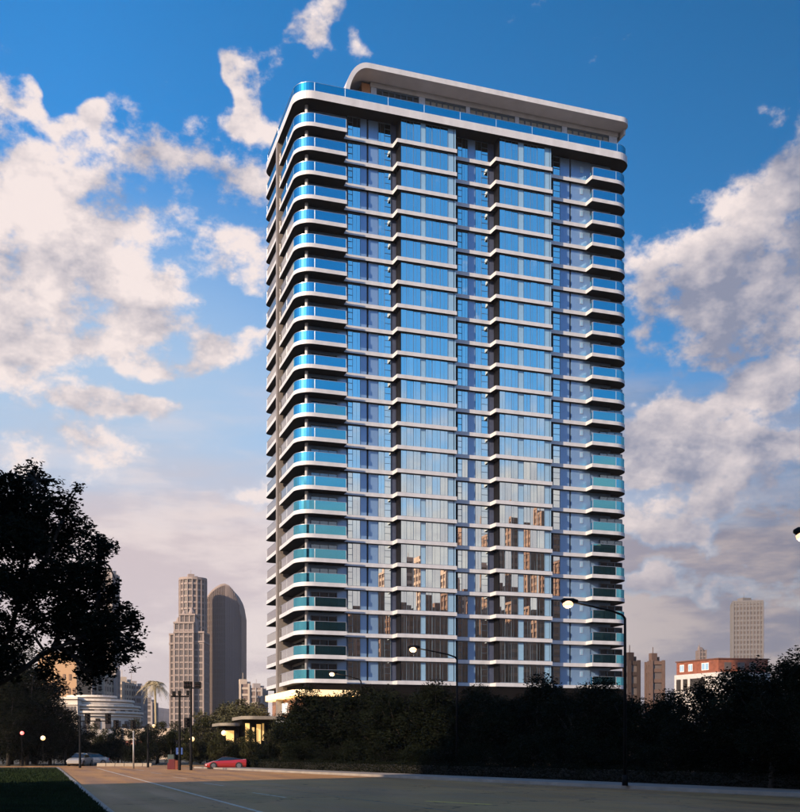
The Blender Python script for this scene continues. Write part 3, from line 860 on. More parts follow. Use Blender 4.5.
# trees of the left verge and round the junction
VK = [tree_meshes(6.0, 2.6, .3, 28, 700, .17, LEAF_BLACK, 31), tree_meshes(6.0, 2.2, .3, 24, 700, .17, LEAF_DARK, 32)]
for (px, D, H, kd, lb) in [(10, 132, 15.0, 0, 'tallest dark tree at the far end of the lawn'), (-10, 126, 14.0, 0, 'tall dark tree cut by the left picture edge'), (26, 127, 11.5, 0, 'broad dark tree left of the tan building'), (8, 122, 8.5, 0, 'dark tree below the big tree at the left picture edge'), (34, 138, 13.0, 1, 'tall dark tree in front of the tan building, beyond the lawn'),
                           (22, 124, 8.0, 1, 'lower dark tree beside the small red lamp'), (-16, 132, 13.0, 1, 'dark tree half outside the left picture edge'), (50, 130, 8.6, 0, 'dark tree behind the warm lamp at the lawn end'),
                           (66, 128, 6.6, 0, 'low dark tree at the road end under the left signal gantry'), (80, 131, 5.2, 1, 'round dark bush tree behind the white cars')]:
    plant_tree('verge_tree', lb, 'tree', at(px, D), VK[kd], H / 6.0, px * .7, 'dark trees on the left verge')
FK = [tree_meshes(6.0, 2.5, .4, 24, 420, .24, LEAF_MID, 41), tree_meshes(6.0, 2.2, .2, 22, 420, .24, LEAF_MID, 42), tree_meshes(6.0, 2.3, .8, 22, 420, .26, LEAF_PALE, 43)]
for (px, D, H, kd, lb) in [(98, 150, 5.6, 0, 'olive tree in front of the round terraced building'), (118, 146, 5.4, 1, 'olive tree left of the thin grey post'), (140, 150, 6.2, 0, 'olive tree between the two signal gantries'),
                           (158, 142, 6.0, 1, 'olive tree below the hazy palm'), (176, 140, 5.6, 0, 'olive tree behind the round-headed street tree'), (200, 145, 6.6, 1, 'olive tree by the lit globe lamp near the red car'),
                           (216, 150, 8.4, 2, 'pale loose tree behind the red car, left of the pavilion'), (236, 160, 10.5, 2, 'tall pale loose tree above the glass pavilion'), (253, 158, 9.4, 2, 'tall pale tree between pavilion and shop sign'),
                           (222, 122, 4.2, 0, 'dark olive tree directly behind the red car'), (250, 118, 4.4, 1, 'dark olive tree right of the red car'), (190, 122, 4.0, 1, 'low olive tree behind the blue road sign'), (280, 112, 5.0, 0, 'dark olive tree below the lit shop sign')]:
    plant_tree('street_tree', lb, 'tree', at(px, D), FK[kd], H / 6.0, px * .9, 'olive trees round the junction')

for i, px in enumerate(range(-14, 262, 17)):
    plant_tree('shrub', ['first', 'second', 'third', 'fourth', 'fifth', 'sixth', 'seventh', 'eighth', 'ninth', 'tenth', 'eleventh', 'twelfth', 'thirteenth', 'fourteenth', 'fifteenth', 'sixteenth', 'seventeenth'][i] + ' dark shrub from the left in the row beyond the junction',
               'shrub', at(px, 133 + 4 * math.sin(i * 1.9)), SHRUB[i % 2], 1.15 + .2 * math.sin(i * 2.7), i * 1.1, 'shrubs beyond the junction')
# hazy palm behind the junction
def palm():
    D = 260.0; x, y = at(155, D)
    t = thing('palm_tree', 'pale hazy palm tree with drooping fronds beside the stepped stone tower', 'tree', (x, y, 0))
    PM = mat('haze_pale_palm', (.34, .27, .15), .8, var=.2)  # haze in front of the palm put into its pale colour
    H = zat(686, D); k = D / F
    tk = MB(); tk.tube([(0, 0, 0), (.2, 0, H * .5), (0, 0, H)], [.35, .28, .25], 8); tk.build('trunk', PM, t, smooth=True)
    r = random.Random(2)
    for i in range(34):
        a = 2 * math.pi * i / 34 + r.uniform(-.1, .1); e = r.uniform(-.2, 1.2); L = r.uniform(18, 25) * k
        m = MB(); P = []
        for j in range(7):
            u = j / 6
            P.append(Vector((math.cos(a) * L * u * math.cos(e) * 1.0, math.sin(a) * L * u * math.cos(e), H + L * (math.sin(e) * u - .95 * u * u))))
        for j in range(6):
            d = (P[j + 1] - P[j]).normalized(); s_ = d.cross(Vector((0, 0, 1))).normalized()
            w0 = .20 * L * math.sin(math.pi * min(1, .12 + j / 6)); 
            for q in range(3):
                b0 = P[j].lerp(P[j + 1], q / 3)
                for sgn in (-1, 1):
                    m.quad([b0, b0 + d * .12 * L / 6 * 2, b0 + s_ * sgn * w0 + d * .12 * L + Vector((0, 0, -.35 * w0))])
        m.build('frond', PM, t)
palm()

# grass on the lawn
def grass():
    r = np.random.default_rng(8); n = 90000
    D = 22 + 75 * r.random(n) ** 2.0
    px = r.uniform(-40, 128, n)
    rr = (px - 400) / F * D
    X = rr * CA + D * SA; Y = -rr * SA + D * CA
    ok = X < 1.72; X, Y = X[ok], Y[ok]; n = len(X)
    h = r.uniform(.06, .17, n); a = r.uniform(0, 6.28, n); w = .012 + .0004 * np.hypot(X, Y)
    lx, ly = r.normal(0, .05, n), r.normal(0, .05, n)
    V = np.stack([np.stack([X - np.cos(a) * w, Y - np.sin(a) * w, np.full(n, .11)], 1), np.stack([X + np.cos(a) * w, Y + np.sin(a) * w, np.full(n, .11)], 1), np.stack([X + lx, Y + ly, .11 + h], 1)], 1).reshape(-1, 3)
    me = bpy.data.meshes.new('grass')
    me.vertices.add(3 * n); me.loops.add(3 * n); me.polygons.add(n)
    me.vertices.foreach_set('co', V.astype(np.float32).ravel()); me.loops.foreach_set('vertex_index', np.arange(3 * n, dtype=np.int32))
    me.polygons.foreach_set('loop_start', np.arange(0, 3 * n, 3, dtype=np.int32)); me.polygons.foreach_set('loop_total', np.full(n, 3, dtype=np.int32))
    me.update(calc_edges=True); me.materials.append(mat('grass_blade', (.012, .022, .007), .8, var=.4, scale=.6, spec=.1))
    tag(link('grass', me), 'short dark green grass covering the lawn left of the road', 'grass', kind='stuff')
grass()

# ------------------------------------------------------------------ street lamps
POLE = mat('lamp_pole', (.006, .006, .0065), .6, spec=.08)
LENS = mat('lamp_lens', (1, .9, .8), .4, emit=(1, .50, .20), emit_k=1.3)
def street_lamp(lpx, lpy, ppx, D, label, energy=70):
    px_, py_ = at(ppx, D); lx, ly = at(lpx, D)
    zt = zat(lpy, D)
    t = thing('street_lamp', label, 'street lamp', (px_, py_, .15), 'lit street lamps along the far kerb')
    v = Vector((lx - px_, ly - py_, 0)); H = zt - .15
    m = MB(); m.tube([(0, 0, 0), (0, 0, .5)], .14, 10); m.tube([(0, 0, .5), (0, 0, H * .6), (0, 0, H - .75)], [.085, .07, .06], 10); m.build('pole', POLE, t, smooth=True)
    m = MB(); m.tube([Vector((0, 0, H - .76)), v * .05 + Vector((0, 0, H - .6)), v * .22 + Vector((0, 0, H - .42)), v * .55 + Vector((0, 0, H - .22)), v * .88 + Vector((0, 0, H - .03))], [.06, .055, .05, .045, .04], 8); m.build('arm', POLE, t, smooth=True)
    d = v.normalized(); n = Vector((-d.y, d.x, 0))
    hd_ = MB(); c0 = v * .98 + Vector((0, 0, H + .05))
    pts = [c0 - d * .42, c0 - d * .2, c0 + d * .25, c0 + d * .38]; hd_.tube(pts, [.05, .13, .14, .06], 10)
    h = hd_.build('lamp_head', POLE, t, smooth=True)
    b = MB(); b.ball(v * 1.0 + Vector((0, 0, H - .10)), .25, 0, 12, 8, .7); b.build('lens', LENS, h, smooth=True)
    ld = bpy.data.lights.new('lamp_light', 'POINT'); ld.energy = energy; ld.color = (1, .68, .38); ld.shadow_soft_size = .18
    lo = bpy.data.objects.new('lamp_light', ld); COL.objects.link(lo); lo.parent = t; lo.location = v * 1.0 + Vector((0, 0, H - .42))
street_lamp(568, 602, 625, 50.0, 'lit street lamp on the tall dark pole before the right balconies')
street_lamp(413, 648, 457, 72.5, 'lit street lamp glowing before the second glass bay')
street_lamp(332, 673, 361, 96.0, 'lit street lamp glowing at the lowest corner balcony')
street_lamp(804, 533, 886, 34.0, 'lit street lamp at the right edge of the picture in the sky')
GLOBE = mat('globe_glow', (1, .9, .7), .4, emit=(1, .58, .22), emit_k=1.2)
def post_lamp(px, py, D, label, name='post_lamp', m=GLOBE, r_=.26):
    x, y = at(px, D); z = zat(py, D)
    t = thing(name, label, 'lamp', (x, y, 0), 'small lit lamps round the junction')
    a = MB(); a.tube([(0, 0, 0), (0, 0, z - .2)], [.035, .025], 8); a.build('pole', POLE, t)
    a = MB(); a.ball((0, 0, z), r_, 0, 12, 8); a.build('globe', m, t, smooth=True)
post_lamp(43, 738, 119, 'warm yellow lamp glowing among the dark trees on the lawn')
post_lamp(192, 739, 112, 'lit globe lamp behind the blue road sign')
post_lamp(154, 726, 150, 'lit globe lamp below the grey hill, right of the junction post')
post_lamp(224, 733, 121, 'lit yellow globe lamp in front of the glass pavilion', r_=.3)
post_lamp(22, 733, 118, 'small red lamp among the dark trees by the left edge', m=mat('red_glow', (1, .2, .2), .4, emit=(1, .12, .10), emit_k=3.0), r_=.2)

# ------------------------------------------------------------------ traffic signals
SIGB = mat('signal_black', (.008, .008, .009), .6, spec=.1)
RV = Vector((CA, -SA, 0)); FV = Vector((SA, CA, 0))
def signal_head(t, px, py, D, wpx, hpx, base, horizontal=False):
    """signal box facing the camera side, three visored lenses"""
    x, y = at(px, D); k = D / F; w, h = wpx * k / 2, hpx * k / 2; z = zat(py, D)
    o = MB(); c_ = (x - base[0], y - base[1])
    o.obox(c_, RV, FV, w, .14, z - h, z + h)
    b = o.build('signal_head', SIGB, t)
    for i in (-1, 0, 1):
        cx = Vector((c_[0], c_[1], z)) + (RV * (i * w * .62) if horizontal else Vector((0, 0, i * h * .62))) - FV * .15
        q = MB(); rr = min(w, h) * (.55 if not horizontal else .7); q.tube([cx, cx - FV * .10], [rr * .62, rr * .62], 10); q.build('signal_lens', mat('unlit_lens', (.03, .02, .02), .3), b)
        q = MB(); q.tube([cx + Vector((0, 0, rr * .55)), cx - FV * .22 + Vector((0, 0, rr * .6))], [rr * .5, rr * .45], 6); q.build('visor', SIGB, b)
def gantry(label, ppx, ptop, D, arms, heads, boxes=()):
    x, y = at(ppx, D); k = D / F
    t = thing('traffic_signal', label, 'traffic light', (x, y, 0), 'signal gantries at the junction')
    m = MB(); m.tube([(0, 0, 0), (0, 0, zat(ptop, D))], [.13, .09], 10); m.build('pole', SIGB, t)
    for (pa, pb, py) in arms:
        a, b = at(pa, D), at(pb, D); z = zat(py, D)
        m = MB(); m.tube([(a[0] - x, a[1] - y, z), (b[0] - x, b[1] - y, z)], .06, 8); m.build('arm', SIGB, t)
    for (px, py, w, h, hz) in heads: signal_head(t, px, py, D, w, h, (x, y), hz)
    for (px, py, w, h) in boxes:
        c_ = at(px, D); z = zat(py, D); m = MB(); m.obox((c_[0] - x, c_[1] - y), RV, FV, w * k / 2, .2, z - h * k / 2, z + h * k / 2); m.build('camera_box', SIGB, t)
gantry('black signal gantry with two tall heads before the round building', 80, 716, 108, [(80, 110, 721)], [(87.5, 718.5, 5, 10.5, False), (108, 718.5, 5.2, 11, False)], [(98, 720, 4, 3)])
gantry('black signal gantry with two short heads beside the thin grey post', 148, 724, 112, [(113, 149, 727)], [(116, 724.5, 4.8, 9, False), (133, 724.5, 4.8, 9, False)], [(124.5, 725.5, 4, 3)])
gantry('tall signal post with two boxes on top and one at its side', 191, 683, 96, [(184, 201, 688), (186, 191, 722)], [(188, 684.5, 8.4, 6.4, True), (197.8, 685, 6, 6.6, True), (187, 722.5, 5.4, 9.6, False)])
gantry('dark camera post with three small cameras on a crossbar', 179.6, 694, 96, [(171.5, 189, 696.5)], [], [(174, 693.5, 2.8, 4.6), (179.6, 693, 2.4, 4.4), (188, 693, 2.4, 5)])
x, y = at(133.5, 104)
t = thing('grey_post', 'thin pale grey post standing at the road end below the signals', 'post', (x, y, 0))
m = MB(); m.tube([(0, 0, 0), (0, 0, zat(732, 104))], [.09, .06], 10); m.build('pole', mat('galvanised', (.35, .34, .33), .5, metal=.4), t, smooth=True)
m = MB(); m.ball((0, 0, zat(732, 104)), .1, 0, 8, 6); m.build('cap', mat('galvanised', (.35, .34, .33)), t)

# blue road sign
x, y = at(179.5, 101)
t = thing('road_sign', 'small blue square road sign with a white mark on a post', 'sign', (x, y, 0))
m = MB(); m.tube([(0, 0, 0), (0, 0, zat(748, 101))], .04, 8); m.build('post', SIGB, t)
k = 101 / F; z = zat(751, 101)
m = MB(); m.obox((-FV.x * .08, -FV.y * .08), RV, FV, 3.3 * k, .02, z - 3.4 * k, z + 3.4 * k); p_ = m.build('panel', mat('sign_blue', (.02, .06, .22), .5), t)
m = MB(); m.obox((-FV.x * .105, -FV.y * .105), RV, FV, .55 * k, .006, z - 1.6 * k, z + 2.2 * k); m.obox((-FV.x * .105, -FV.y * .105), RV, FV, 1.4 * k, .006, z - 2.3 * k, z - 1.6 * k); m.build('sign_mark', mat('sign_mark_white', (.6, .65, .75), .5), p_)
# round headed street tree in a teal planter
x, y = at(171.3, 102)
t = thing('planter_tree', 'small round-headed tree above a teal planter left of the blue sign', 'tree', (x, y, 0))
k = 102 / F
m = MB(); m.obox((0, 0), RV, FV, 3.0 * k, .28, 0, zat(754.5, 102)); m.build('planter', mat('teal_planter', (.035, .06, .06), .6), t)
m = MB(); m.tube([(0, 0, 1.2), (0, 0, zat(738, 102))], .07, 8); m.build('trunk', BARK, t)
C = clump_points([(0, 0, zat(735.5, 102), .42), (0, 0, zat(741, 102), .36), (.1, 0, zat(747, 102), .32), (-.1, .05, zat(744, 102), .3)], 3500, 3, 1.0)
link('crown', leaf_data('crown', C, .12, LEAF_DARK, 77), t)
# red barrier by the kerb
x, y = at(174, 100)
t = thing('road_barrier', 'short red roadside barrier with an orange end beside the kerb', 'barrier', (x, y, 0))
k = 100 / F
m = MB(); m.prism([tuple((RV * a + FV * b)[:2]) for a, b in ((-6 * k, -.3), (1.5 * k, -.3), (1.5 * k, .3), (-6 * k, .3))], 0, .62); m.prism([tuple((RV * a + FV * b)[:2]) for a, b in ((-5.2 * k, -.16), (1 * k, -.16), (1 * k, .16), (-5.2 * k, .16))], .62, .95); m.build('body', mat('barrier_red', (.10, .007, .012), .45), t)
m = MB(); m.prism([tuple((RV * a + FV * b)[:2]) for a, b in ((1.6 * k, -.28), (4.4 * k, -.28), (4.4 * k, .28), (1.6 * k, .28))], 0, .85); m.build('end_block', mat('barrier_orange', (.16, .03, .01), .5), t)

# ------------------------------------------------------------------ cars
TYRE = mat('tyre', (.01, .01, .01), .8); RIM = mat('rim', (.3, .3, .3), .3, metal=.9)
CGLASS = mat('car_glass', (.012, .014, .016), .08, spec=.9)
def car(label, loc, rz, L, W, prof, roof, paint, group=None):
    """prof: (x, z bottom, z shoulder) stations nose to tail; roof: (x, z) cabin line"""
    t = thing('car', label, 'car', (*loc, .004), group, rz)
    def loft(sts):
        m = MB(); n0 = 0
        for st in sts:
            m.v += st
        k = len(sts[0])
        for i in range(len(sts) - 1):
            for j in range(k):
                q = (j + 1) % k
                m.f.append((i * k + j, (i + 1) * k + j, (i + 1) * k + q, i * k + q)); m.m.append(0)
        m.f.append(tuple(reversed(range(k)))); m.m.append(0)
        m.f.append(tuple((len(sts) - 1) * k + j for j in range(k))); m.m.append(0)
        return m
    sts = []
    for (x_, zb_, zt_, wf) in prof:
        w = W / 2 * wf
        sts.append([(x_, -w * .92, zb_), (x_, -w, zb_ + .16), (x_, -w, zb_ + (zt_ - zb_) * .6), (x_, -w * .92, zt_ - .02), (x_, -w * .5, zt_ + .015), (x_, w * .5, zt_ + .015), (x_, w * .92, zt_ - .02), (x_, w, zb_ + (zt_ - zb_) * .6), (x_, w, zb_ + .16), (x_, w * .92, zb_)])
    b = loft(sts).build('body', paint, t, smooth=False)
    sts = []
    for (x_, z0_, z1_, wf) in roof:
        w = W / 2 * wf
        sts.append([(x_, -w, z0_), (x_, -w * .86, z0_ + (z1_ - z0_) * .75), (x_, -w * .66, z1_), (x_, w * .66, z1_), (x_, w * .86, z0_ + (z1_ - z0_) * .75), (x_, w, z0_)])
    cb = loft(sts).build('cabin_glass', CGLASS, t)
    m = MB(); mid = roof[len(roof) // 2 - 1:len(roof) // 2 + 2]
    for a, b2 in zip(mid[:-1], mid[1:]):
        w0, w1 = W / 2 * a[3] * .68, W / 2 * b2[3] * .68
        m.quad([(a[0], -w0, a[2] + .012), (a[0], w0, a[2] + .012), (b2[0], w1, b2[2] + .012), (b2[0], -w1, b2[2] + .012)])
    m.build('roof', paint, t)
    for sx in (-L * .30, L * .31):
        for sy in (-1, 1):
            m = MB(); m.tube([(sx, sy * (W / 2 - .20), .33), (sx, sy * (W / 2 + .01), .33)], .33, 16); w_ = m.build('wheel', TYRE, t)
            m = MB(); m.tube([(sx, sy * (W / 2 + .012), .33), (sx, sy * (W / 2 + .03), .33)], .21, 10); m.build('rim', RIM, w_)
    for sy in (-1, 1):
        m = MB(); m.box(-L / 2 + .04, -L / 2 + .16, sy * W * .36 - .17, sy * W * .36 + .17, prof[0][2] - .16, prof[0][2] - .04); m.build('headlight', mat('headlight', (.8, .8, .75), .1), t)
        m = MB(); m.box(L / 2 - .08, L / 2 + .015, sy * W * .36 - .17, sy * W * .36 + .17, prof[-1][2] - .2, prof[-1][2] - .08); m.build('tail_light', mat('tail_light', (.3, .01, .01), .2), t)
    return t
L = 3.9
sport = [(-L / 2, .22, .48, .80), (-L / 2 + .35, .16, .58, .95), (-1.2, .16, .72, 1.0), (-.5, .16, .80, .97), (.5, .16, .84, .97), (1.3, .16, .90, 1.0), (1.9, .2, .92, .97), (L / 2, .3, .84, .86)]
sroof = [(-.95, .74, .78, .78), (-.35, .80, 1.10, .76), (.15, .82, 1.17, .74), (.7, .84, 1.12, .72), (1.6, .90, .93, .66)]
RED = mat('red_car_paint', (.30, .014, .011), .25, var=.03, spec=.7)
car('low red sports car parked beyond the kerb in front of the pavilion', at(225.5, 103), -rad(YAW) + rad(12), L, 1.9, sport, sroof, RED)
L2 = 4.5
sedan = [(-L2 / 2, .3, .66, .86), (-L2 / 2 + .3, .2, .78, .98), (-1.0, .2, .92, 1.0), (1.0, .2, .96, 1.0), (1.9, .2, .96, .98), (L2 / 2, .3, .88, .88)]
croof = [(-1.05, .92, .95, .84), (-.45, .94, 1.38, .80), (.3, .95, 1.45, .78), (1.0, .95, 1.40, .77), (1.75, .95, .99, .80)]
CW = mat('white_car_paint', (.30, .29, .28), .25, var=.03, spec=.7)
car('white car at the road end left of the signal posts', at(80, 122), rad(70), L2, 1.8, sedan, croof, CW, 'white cars at the junction')
car('white car crossing the junction just right of the other white car', at(88.5, 126), rad(20), L2, 1.8, sedan, croof, CW, 'white cars at the junction')
wl_ = MB(); a, b = at(97, 119), at(152, 119)
t = thing('barrier_wall', 'long low pale concrete barrier across the road end', 'barrier', (a[0], a[1], 0))
dv = Vector((b[0] - a[0], b[1] - a[1], 0)); n_ = 6; du = dv.normalized(); nn_ = Vector((-du.y, du.x, 0))
for i in range(n_):
    m = MB(); c0 = dv * ((i + .5) / n_); m.obox((c0.x, c0.y), du, nn_, dv.length / n_ / 2 - .03, .22, 0, .16); m.obox((c0.x, c0.y), du, nn_, dv.length / n_ / 2 - .03, .13, .16, .36); m.build('barrier_segment', mat('pale_concrete', (.34, .28, .21), .8), t)

# ------------------------------------------------------------------ pavilion by the tower
def pavilion():
    Ya = 131.0; xa, xb = XP(222, Ya), XP(262, Ya); k = Ya / F
    t = thing('glass_pavilion', 'low glass pavilion with yellow lit rooms beside the red car', 'building', ((xa + xb) / 2, Ya + 4, 0))
    ox, oy = t.location.x, t.location.y
    def pr(b, n, mt, sm=False): return link(n, b.mesh(n, mt, sm), t, (-ox, -oy, 0))
    xm = XP(243, Ya)
    m = MB(); m.prism(rect_round(xa - .3, xm - .3, Ya - .6, Ya + 7, 1.2), 4.75, 5.1); pr(m, 'roof', mat('pavilion_roof', (.22, .19, .15), .7))
    m = MB(); m.prism(rect_round(xm - .2, xb + 3, Ya - 1, Ya + 8, 1.5), 5.55, 5.95); pr(m, 'roof', mat('pavilion_roof', (.22, .19, .15), .7))
    m = MB(); m.box(xa + .5, xm - .4, Ya + 1.6, Ya + 6, 0, 4.74); m.box(xm + .1, xb + 2, Ya + 1.2, Ya + 7, 0, 5.54); pr(m, 'wall', PB)
    for (x0, x1, z0, z1, kk) in ((xa + .6, xa + 1.7, 2.6, 4.2, 1.3), (xa + 2.0, xa + 2.6, 2.5, 3.2, .7), (xm + .5, xm + 1.0, 2.6, 5.1, 1.2), (xm + 1.3, xm + 1.6, 2.6, 4.6, .5), (xm + 1.9, xm + 2.4, 2.5, 5.0, 1.1), (xm + 2.6, xm + 2.8, 3.0, 5.1, .6)):
        m = MB(); m.box(x0, x1, Ya + .98 if x0 > xm else Ya + 1.4, Ya + 1.19 if x0 > xm else Ya + 1.59, z0, z1); pr(m, 'lit_window', mat('lit_window_%.1f' % kk, (.8, .6, .3), .5, emit=(1, .55, .14), emit_k=kk * .45))
    for x0 in (xa + .5, xa + 1.85, xm - .5, xm + .3, xm + 1.15, xm + 2.9):
        m = MB(); m.tube([(x0, Ya + .6, 0), (x0, Ya + .6, 4.74)], .08, 8); pr(m, 'post', SIGB)
pavilion()

# ------------------------------------------------------------------ background buildings
def far_building(name, label, poly, H, fh, wall, win, group=None, z_base=0.0, pier=None, band=.35, cap=None, cat='building', pw=.5):
    """poly in world plan; storey bands and piers stand proud of a dark glazed body"""
    cx = sum(p[0] for p in poly) / len(poly); cy = sum(p[1] for p in poly) / len(poly)
    t = thing(name, label, cat, (cx, cy, 0), group)
    P = [(p[0] - cx, p[1] - cy) for p in poly]
    def grow(d): return [(x * (1 + d / max(.1, math.hypot(x, y))), y * (1 + d / max(.1, math.hypot(x, y)))) for x, y in P]
    m = MB(); m.prism(P, 0, H); m.build('glazing', win, t)
    n = int(H / fh); m = MB(); G = grow(.35)
    for i in range(n + 1):
        z = min(H - fh * band, i * fh); m.prism(G, z, z + fh * band)
    tag(m.build('storey_bands', wall, t), kind='stuff')
    if pier:
        m = MB(); G2 = grow(.55)
        for a, b in zip(G2, G2[1:] + G2[:1]):
            a, b = Vector(a), Vector(b); Ln = (b - a).length; k = max(1, int(Ln / pier)); d = (b - a) / Ln; q = Vector((d.y, -d.x))
            for j in range(k + 1):
                c_ = a + (b - a) * j / k - q * .3; m.obox(tuple(c_), d, q, pw / 2, .45, 0, H + .2)
        tag(m.build('piers', wall, t), kind='stuff')
    if H > 20:
        q = random.Random(int(abs(cx * 7 + cy * 3)))
        w_ = min(math.hypot(*p) for p in P) * .45
        m = MB()
        m.box(-w_, w_ * .2, -w_ * .6, w_ * .5, H + (cap or 0) + .02, H + (cap or 0) + 2.6)
        m.box(w_ * .35, w_ * .9, -w_ * .3, w_ * .4, H + (cap or 0) + .02, H + (cap or 0) + 1.5)
        m.tube([(-w_ * .4, 0, H + (cap or 0)), (-w_ * .4, 0, H + (cap or 0) + q.uniform(4, 7))], .12, 5)
        tag(m.build('roof_plant', wall, t), kind='stuff')
    if cap:
        m = MB(); m.prism(grow(.7), H + .01, H + cap); m.build('roof', wall, t)
    return t
def boxpoly(px0, px1, D, depth, turn=0.0):
    """footprint whose front edge spans two photo columns at distance D, turned by degrees about its middle"""
    a, b = Vector(at(px0, D)), Vector(at(px1, D)); c_ = (a + b) / 2; u = (b - a).normalized(); v = Vector((-u.y, u.x)); w = (b - a).length / 2
    ct, st_ = math.cos(rad(turn)), math.sin(rad(turn)); u2 = u * ct + v * st_; v2 = v * ct - u * st_
    return [tuple(c_ - u2 * w), tuple(c_ + u2 * w), tuple(c_ + u2 * w + v2 * depth), tuple(c_ - u2 * w + v2 * depth)]
STONE = mat('taupe_stone', (.30, .235, .205), .8, var=.1, scale=.05); STONE2 = mat('brown_stone', (.20, .155, .14), .8, var=.1, scale=.05)
FWIN = mat('far_glazing', (.095, .075, .068), .5, var=.2, scale=.2); FWIN2 = mat('far_glazing_brown', (.17, .115, .095), .6, var=.15, scale=.1)
SAND = mat('sand_render', (.50, .40, .31), .8, var=.08, scale=.05); TAN = mat('tan_render', (.46, .28, .15), .8, var=.1, scale=.04)
GREYR = mat('grey_render', (.34, .29, .265), .8, var=.1, scale=.05)

# cylinder tower behind the stepped one
D = 680; c0 = at(193, D); R_ = 13 * D / F
far_building('office_tower', 'tall round-cornered gridded tower behind the stepped stone tower', [(c0[0] + R_ * math.cos(rad(a)) , c0[1] + R_ * .9 * math.sin(rad(a))) for a in range(0, 360, 20)], zat(581, D), 3.9, STONE, FWIN, pier=2.6, band=.3, cap=1.5, pw=.5)
# stepped stone tower
D = 620; k = D / F
x, y = at(187, D)
t = thing('office_tower', 'stepped stone tower with shoulders and turrets beside the curved brown tower', 'building', (x, y, 0))
def stepped(t, D):
    k = D / F
    def blk(pa, pb, ptop, dep, name, pier=True, ydep=0):
        H = zat(ptop, D); xa, xb = (pa - 187) * k, (pb - 187) * k
        def lp(a, b): v = RV * a + FV * (b + ydep); return (v.x, v.y)
        m = MB(); m.prism([lp(xa, 0), lp(xb, 0), lp(xb, dep), lp(xa, dep)], 0, H); b_ = m.build(name, FWIN, t)
        m = MB(); n = max(2, int((xb - xa) / 2.2))
        for j in range(n + 1):
            u = xa + (xb - xa) * j / n; wd_ = .5 if j % 2 else .8; m.prism([lp(u - wd_ / 2, -.4), lp(u + wd_ / 2, -.4), lp(u + wd_ / 2, .05), lp(u - wd_ / 2, .05)], 0, H)
        nd = max(2, int(dep / 2.4))
        for j in range(nd + 1):
            u = dep * j / nd
            for sx in (xa, xb): m.prism([lp(sx - .25, u - .35), lp(sx + .25, u - .35), lp(sx + .25, u + .35), lp(sx - .25, u + .35)], 0, H)
        tag(m.build('piers', STONE, b_), kind='stuff')
        m = MB(); 
        for i in range(int(H / 3.7)): m.prism([lp(xa - .1, -.22), lp(xb + .1, -.22), lp(xb + .1, dep + .1), lp(xa - .1, dep + .1)], i * 3.7, i * 3.7 + .9)
        for q in (0, 5.5): m.prism([lp(xa - .6, -.7), lp(xb + .6, -.7), lp(xb + .6, dep + .5), lp(xa - .6, dep + .5)], H - q - .9, H - q + .1)
        tag(m.build('cornices', STONE, b_), kind='stuff')
    blk(169, 176, 633, 16, 'wing', ydep=3); blk(174.5, 193, 622, 22, 'shaft'); blk(192.9, 202.5, 631, 18, 'wing', ydep=2.5); blk(178.5, 193, 613, 12, 'crown_block', ydep=4)
    for (px, py) in ((176, 616), (182, 609), (189.5, 606), (193, 614)):
        m = MB(); c_ = RV * ((px - 187) * k) + FV * 6; H = zat(py, D)
        m.tube([(c_.x, c_.y, H - 12), (c_.x, c_.y, H - 3), (c_.x, c_.y, H)], [2.0, 1.8, .3], 8); m.build('turret', STONE, t)
stepped(t, D)
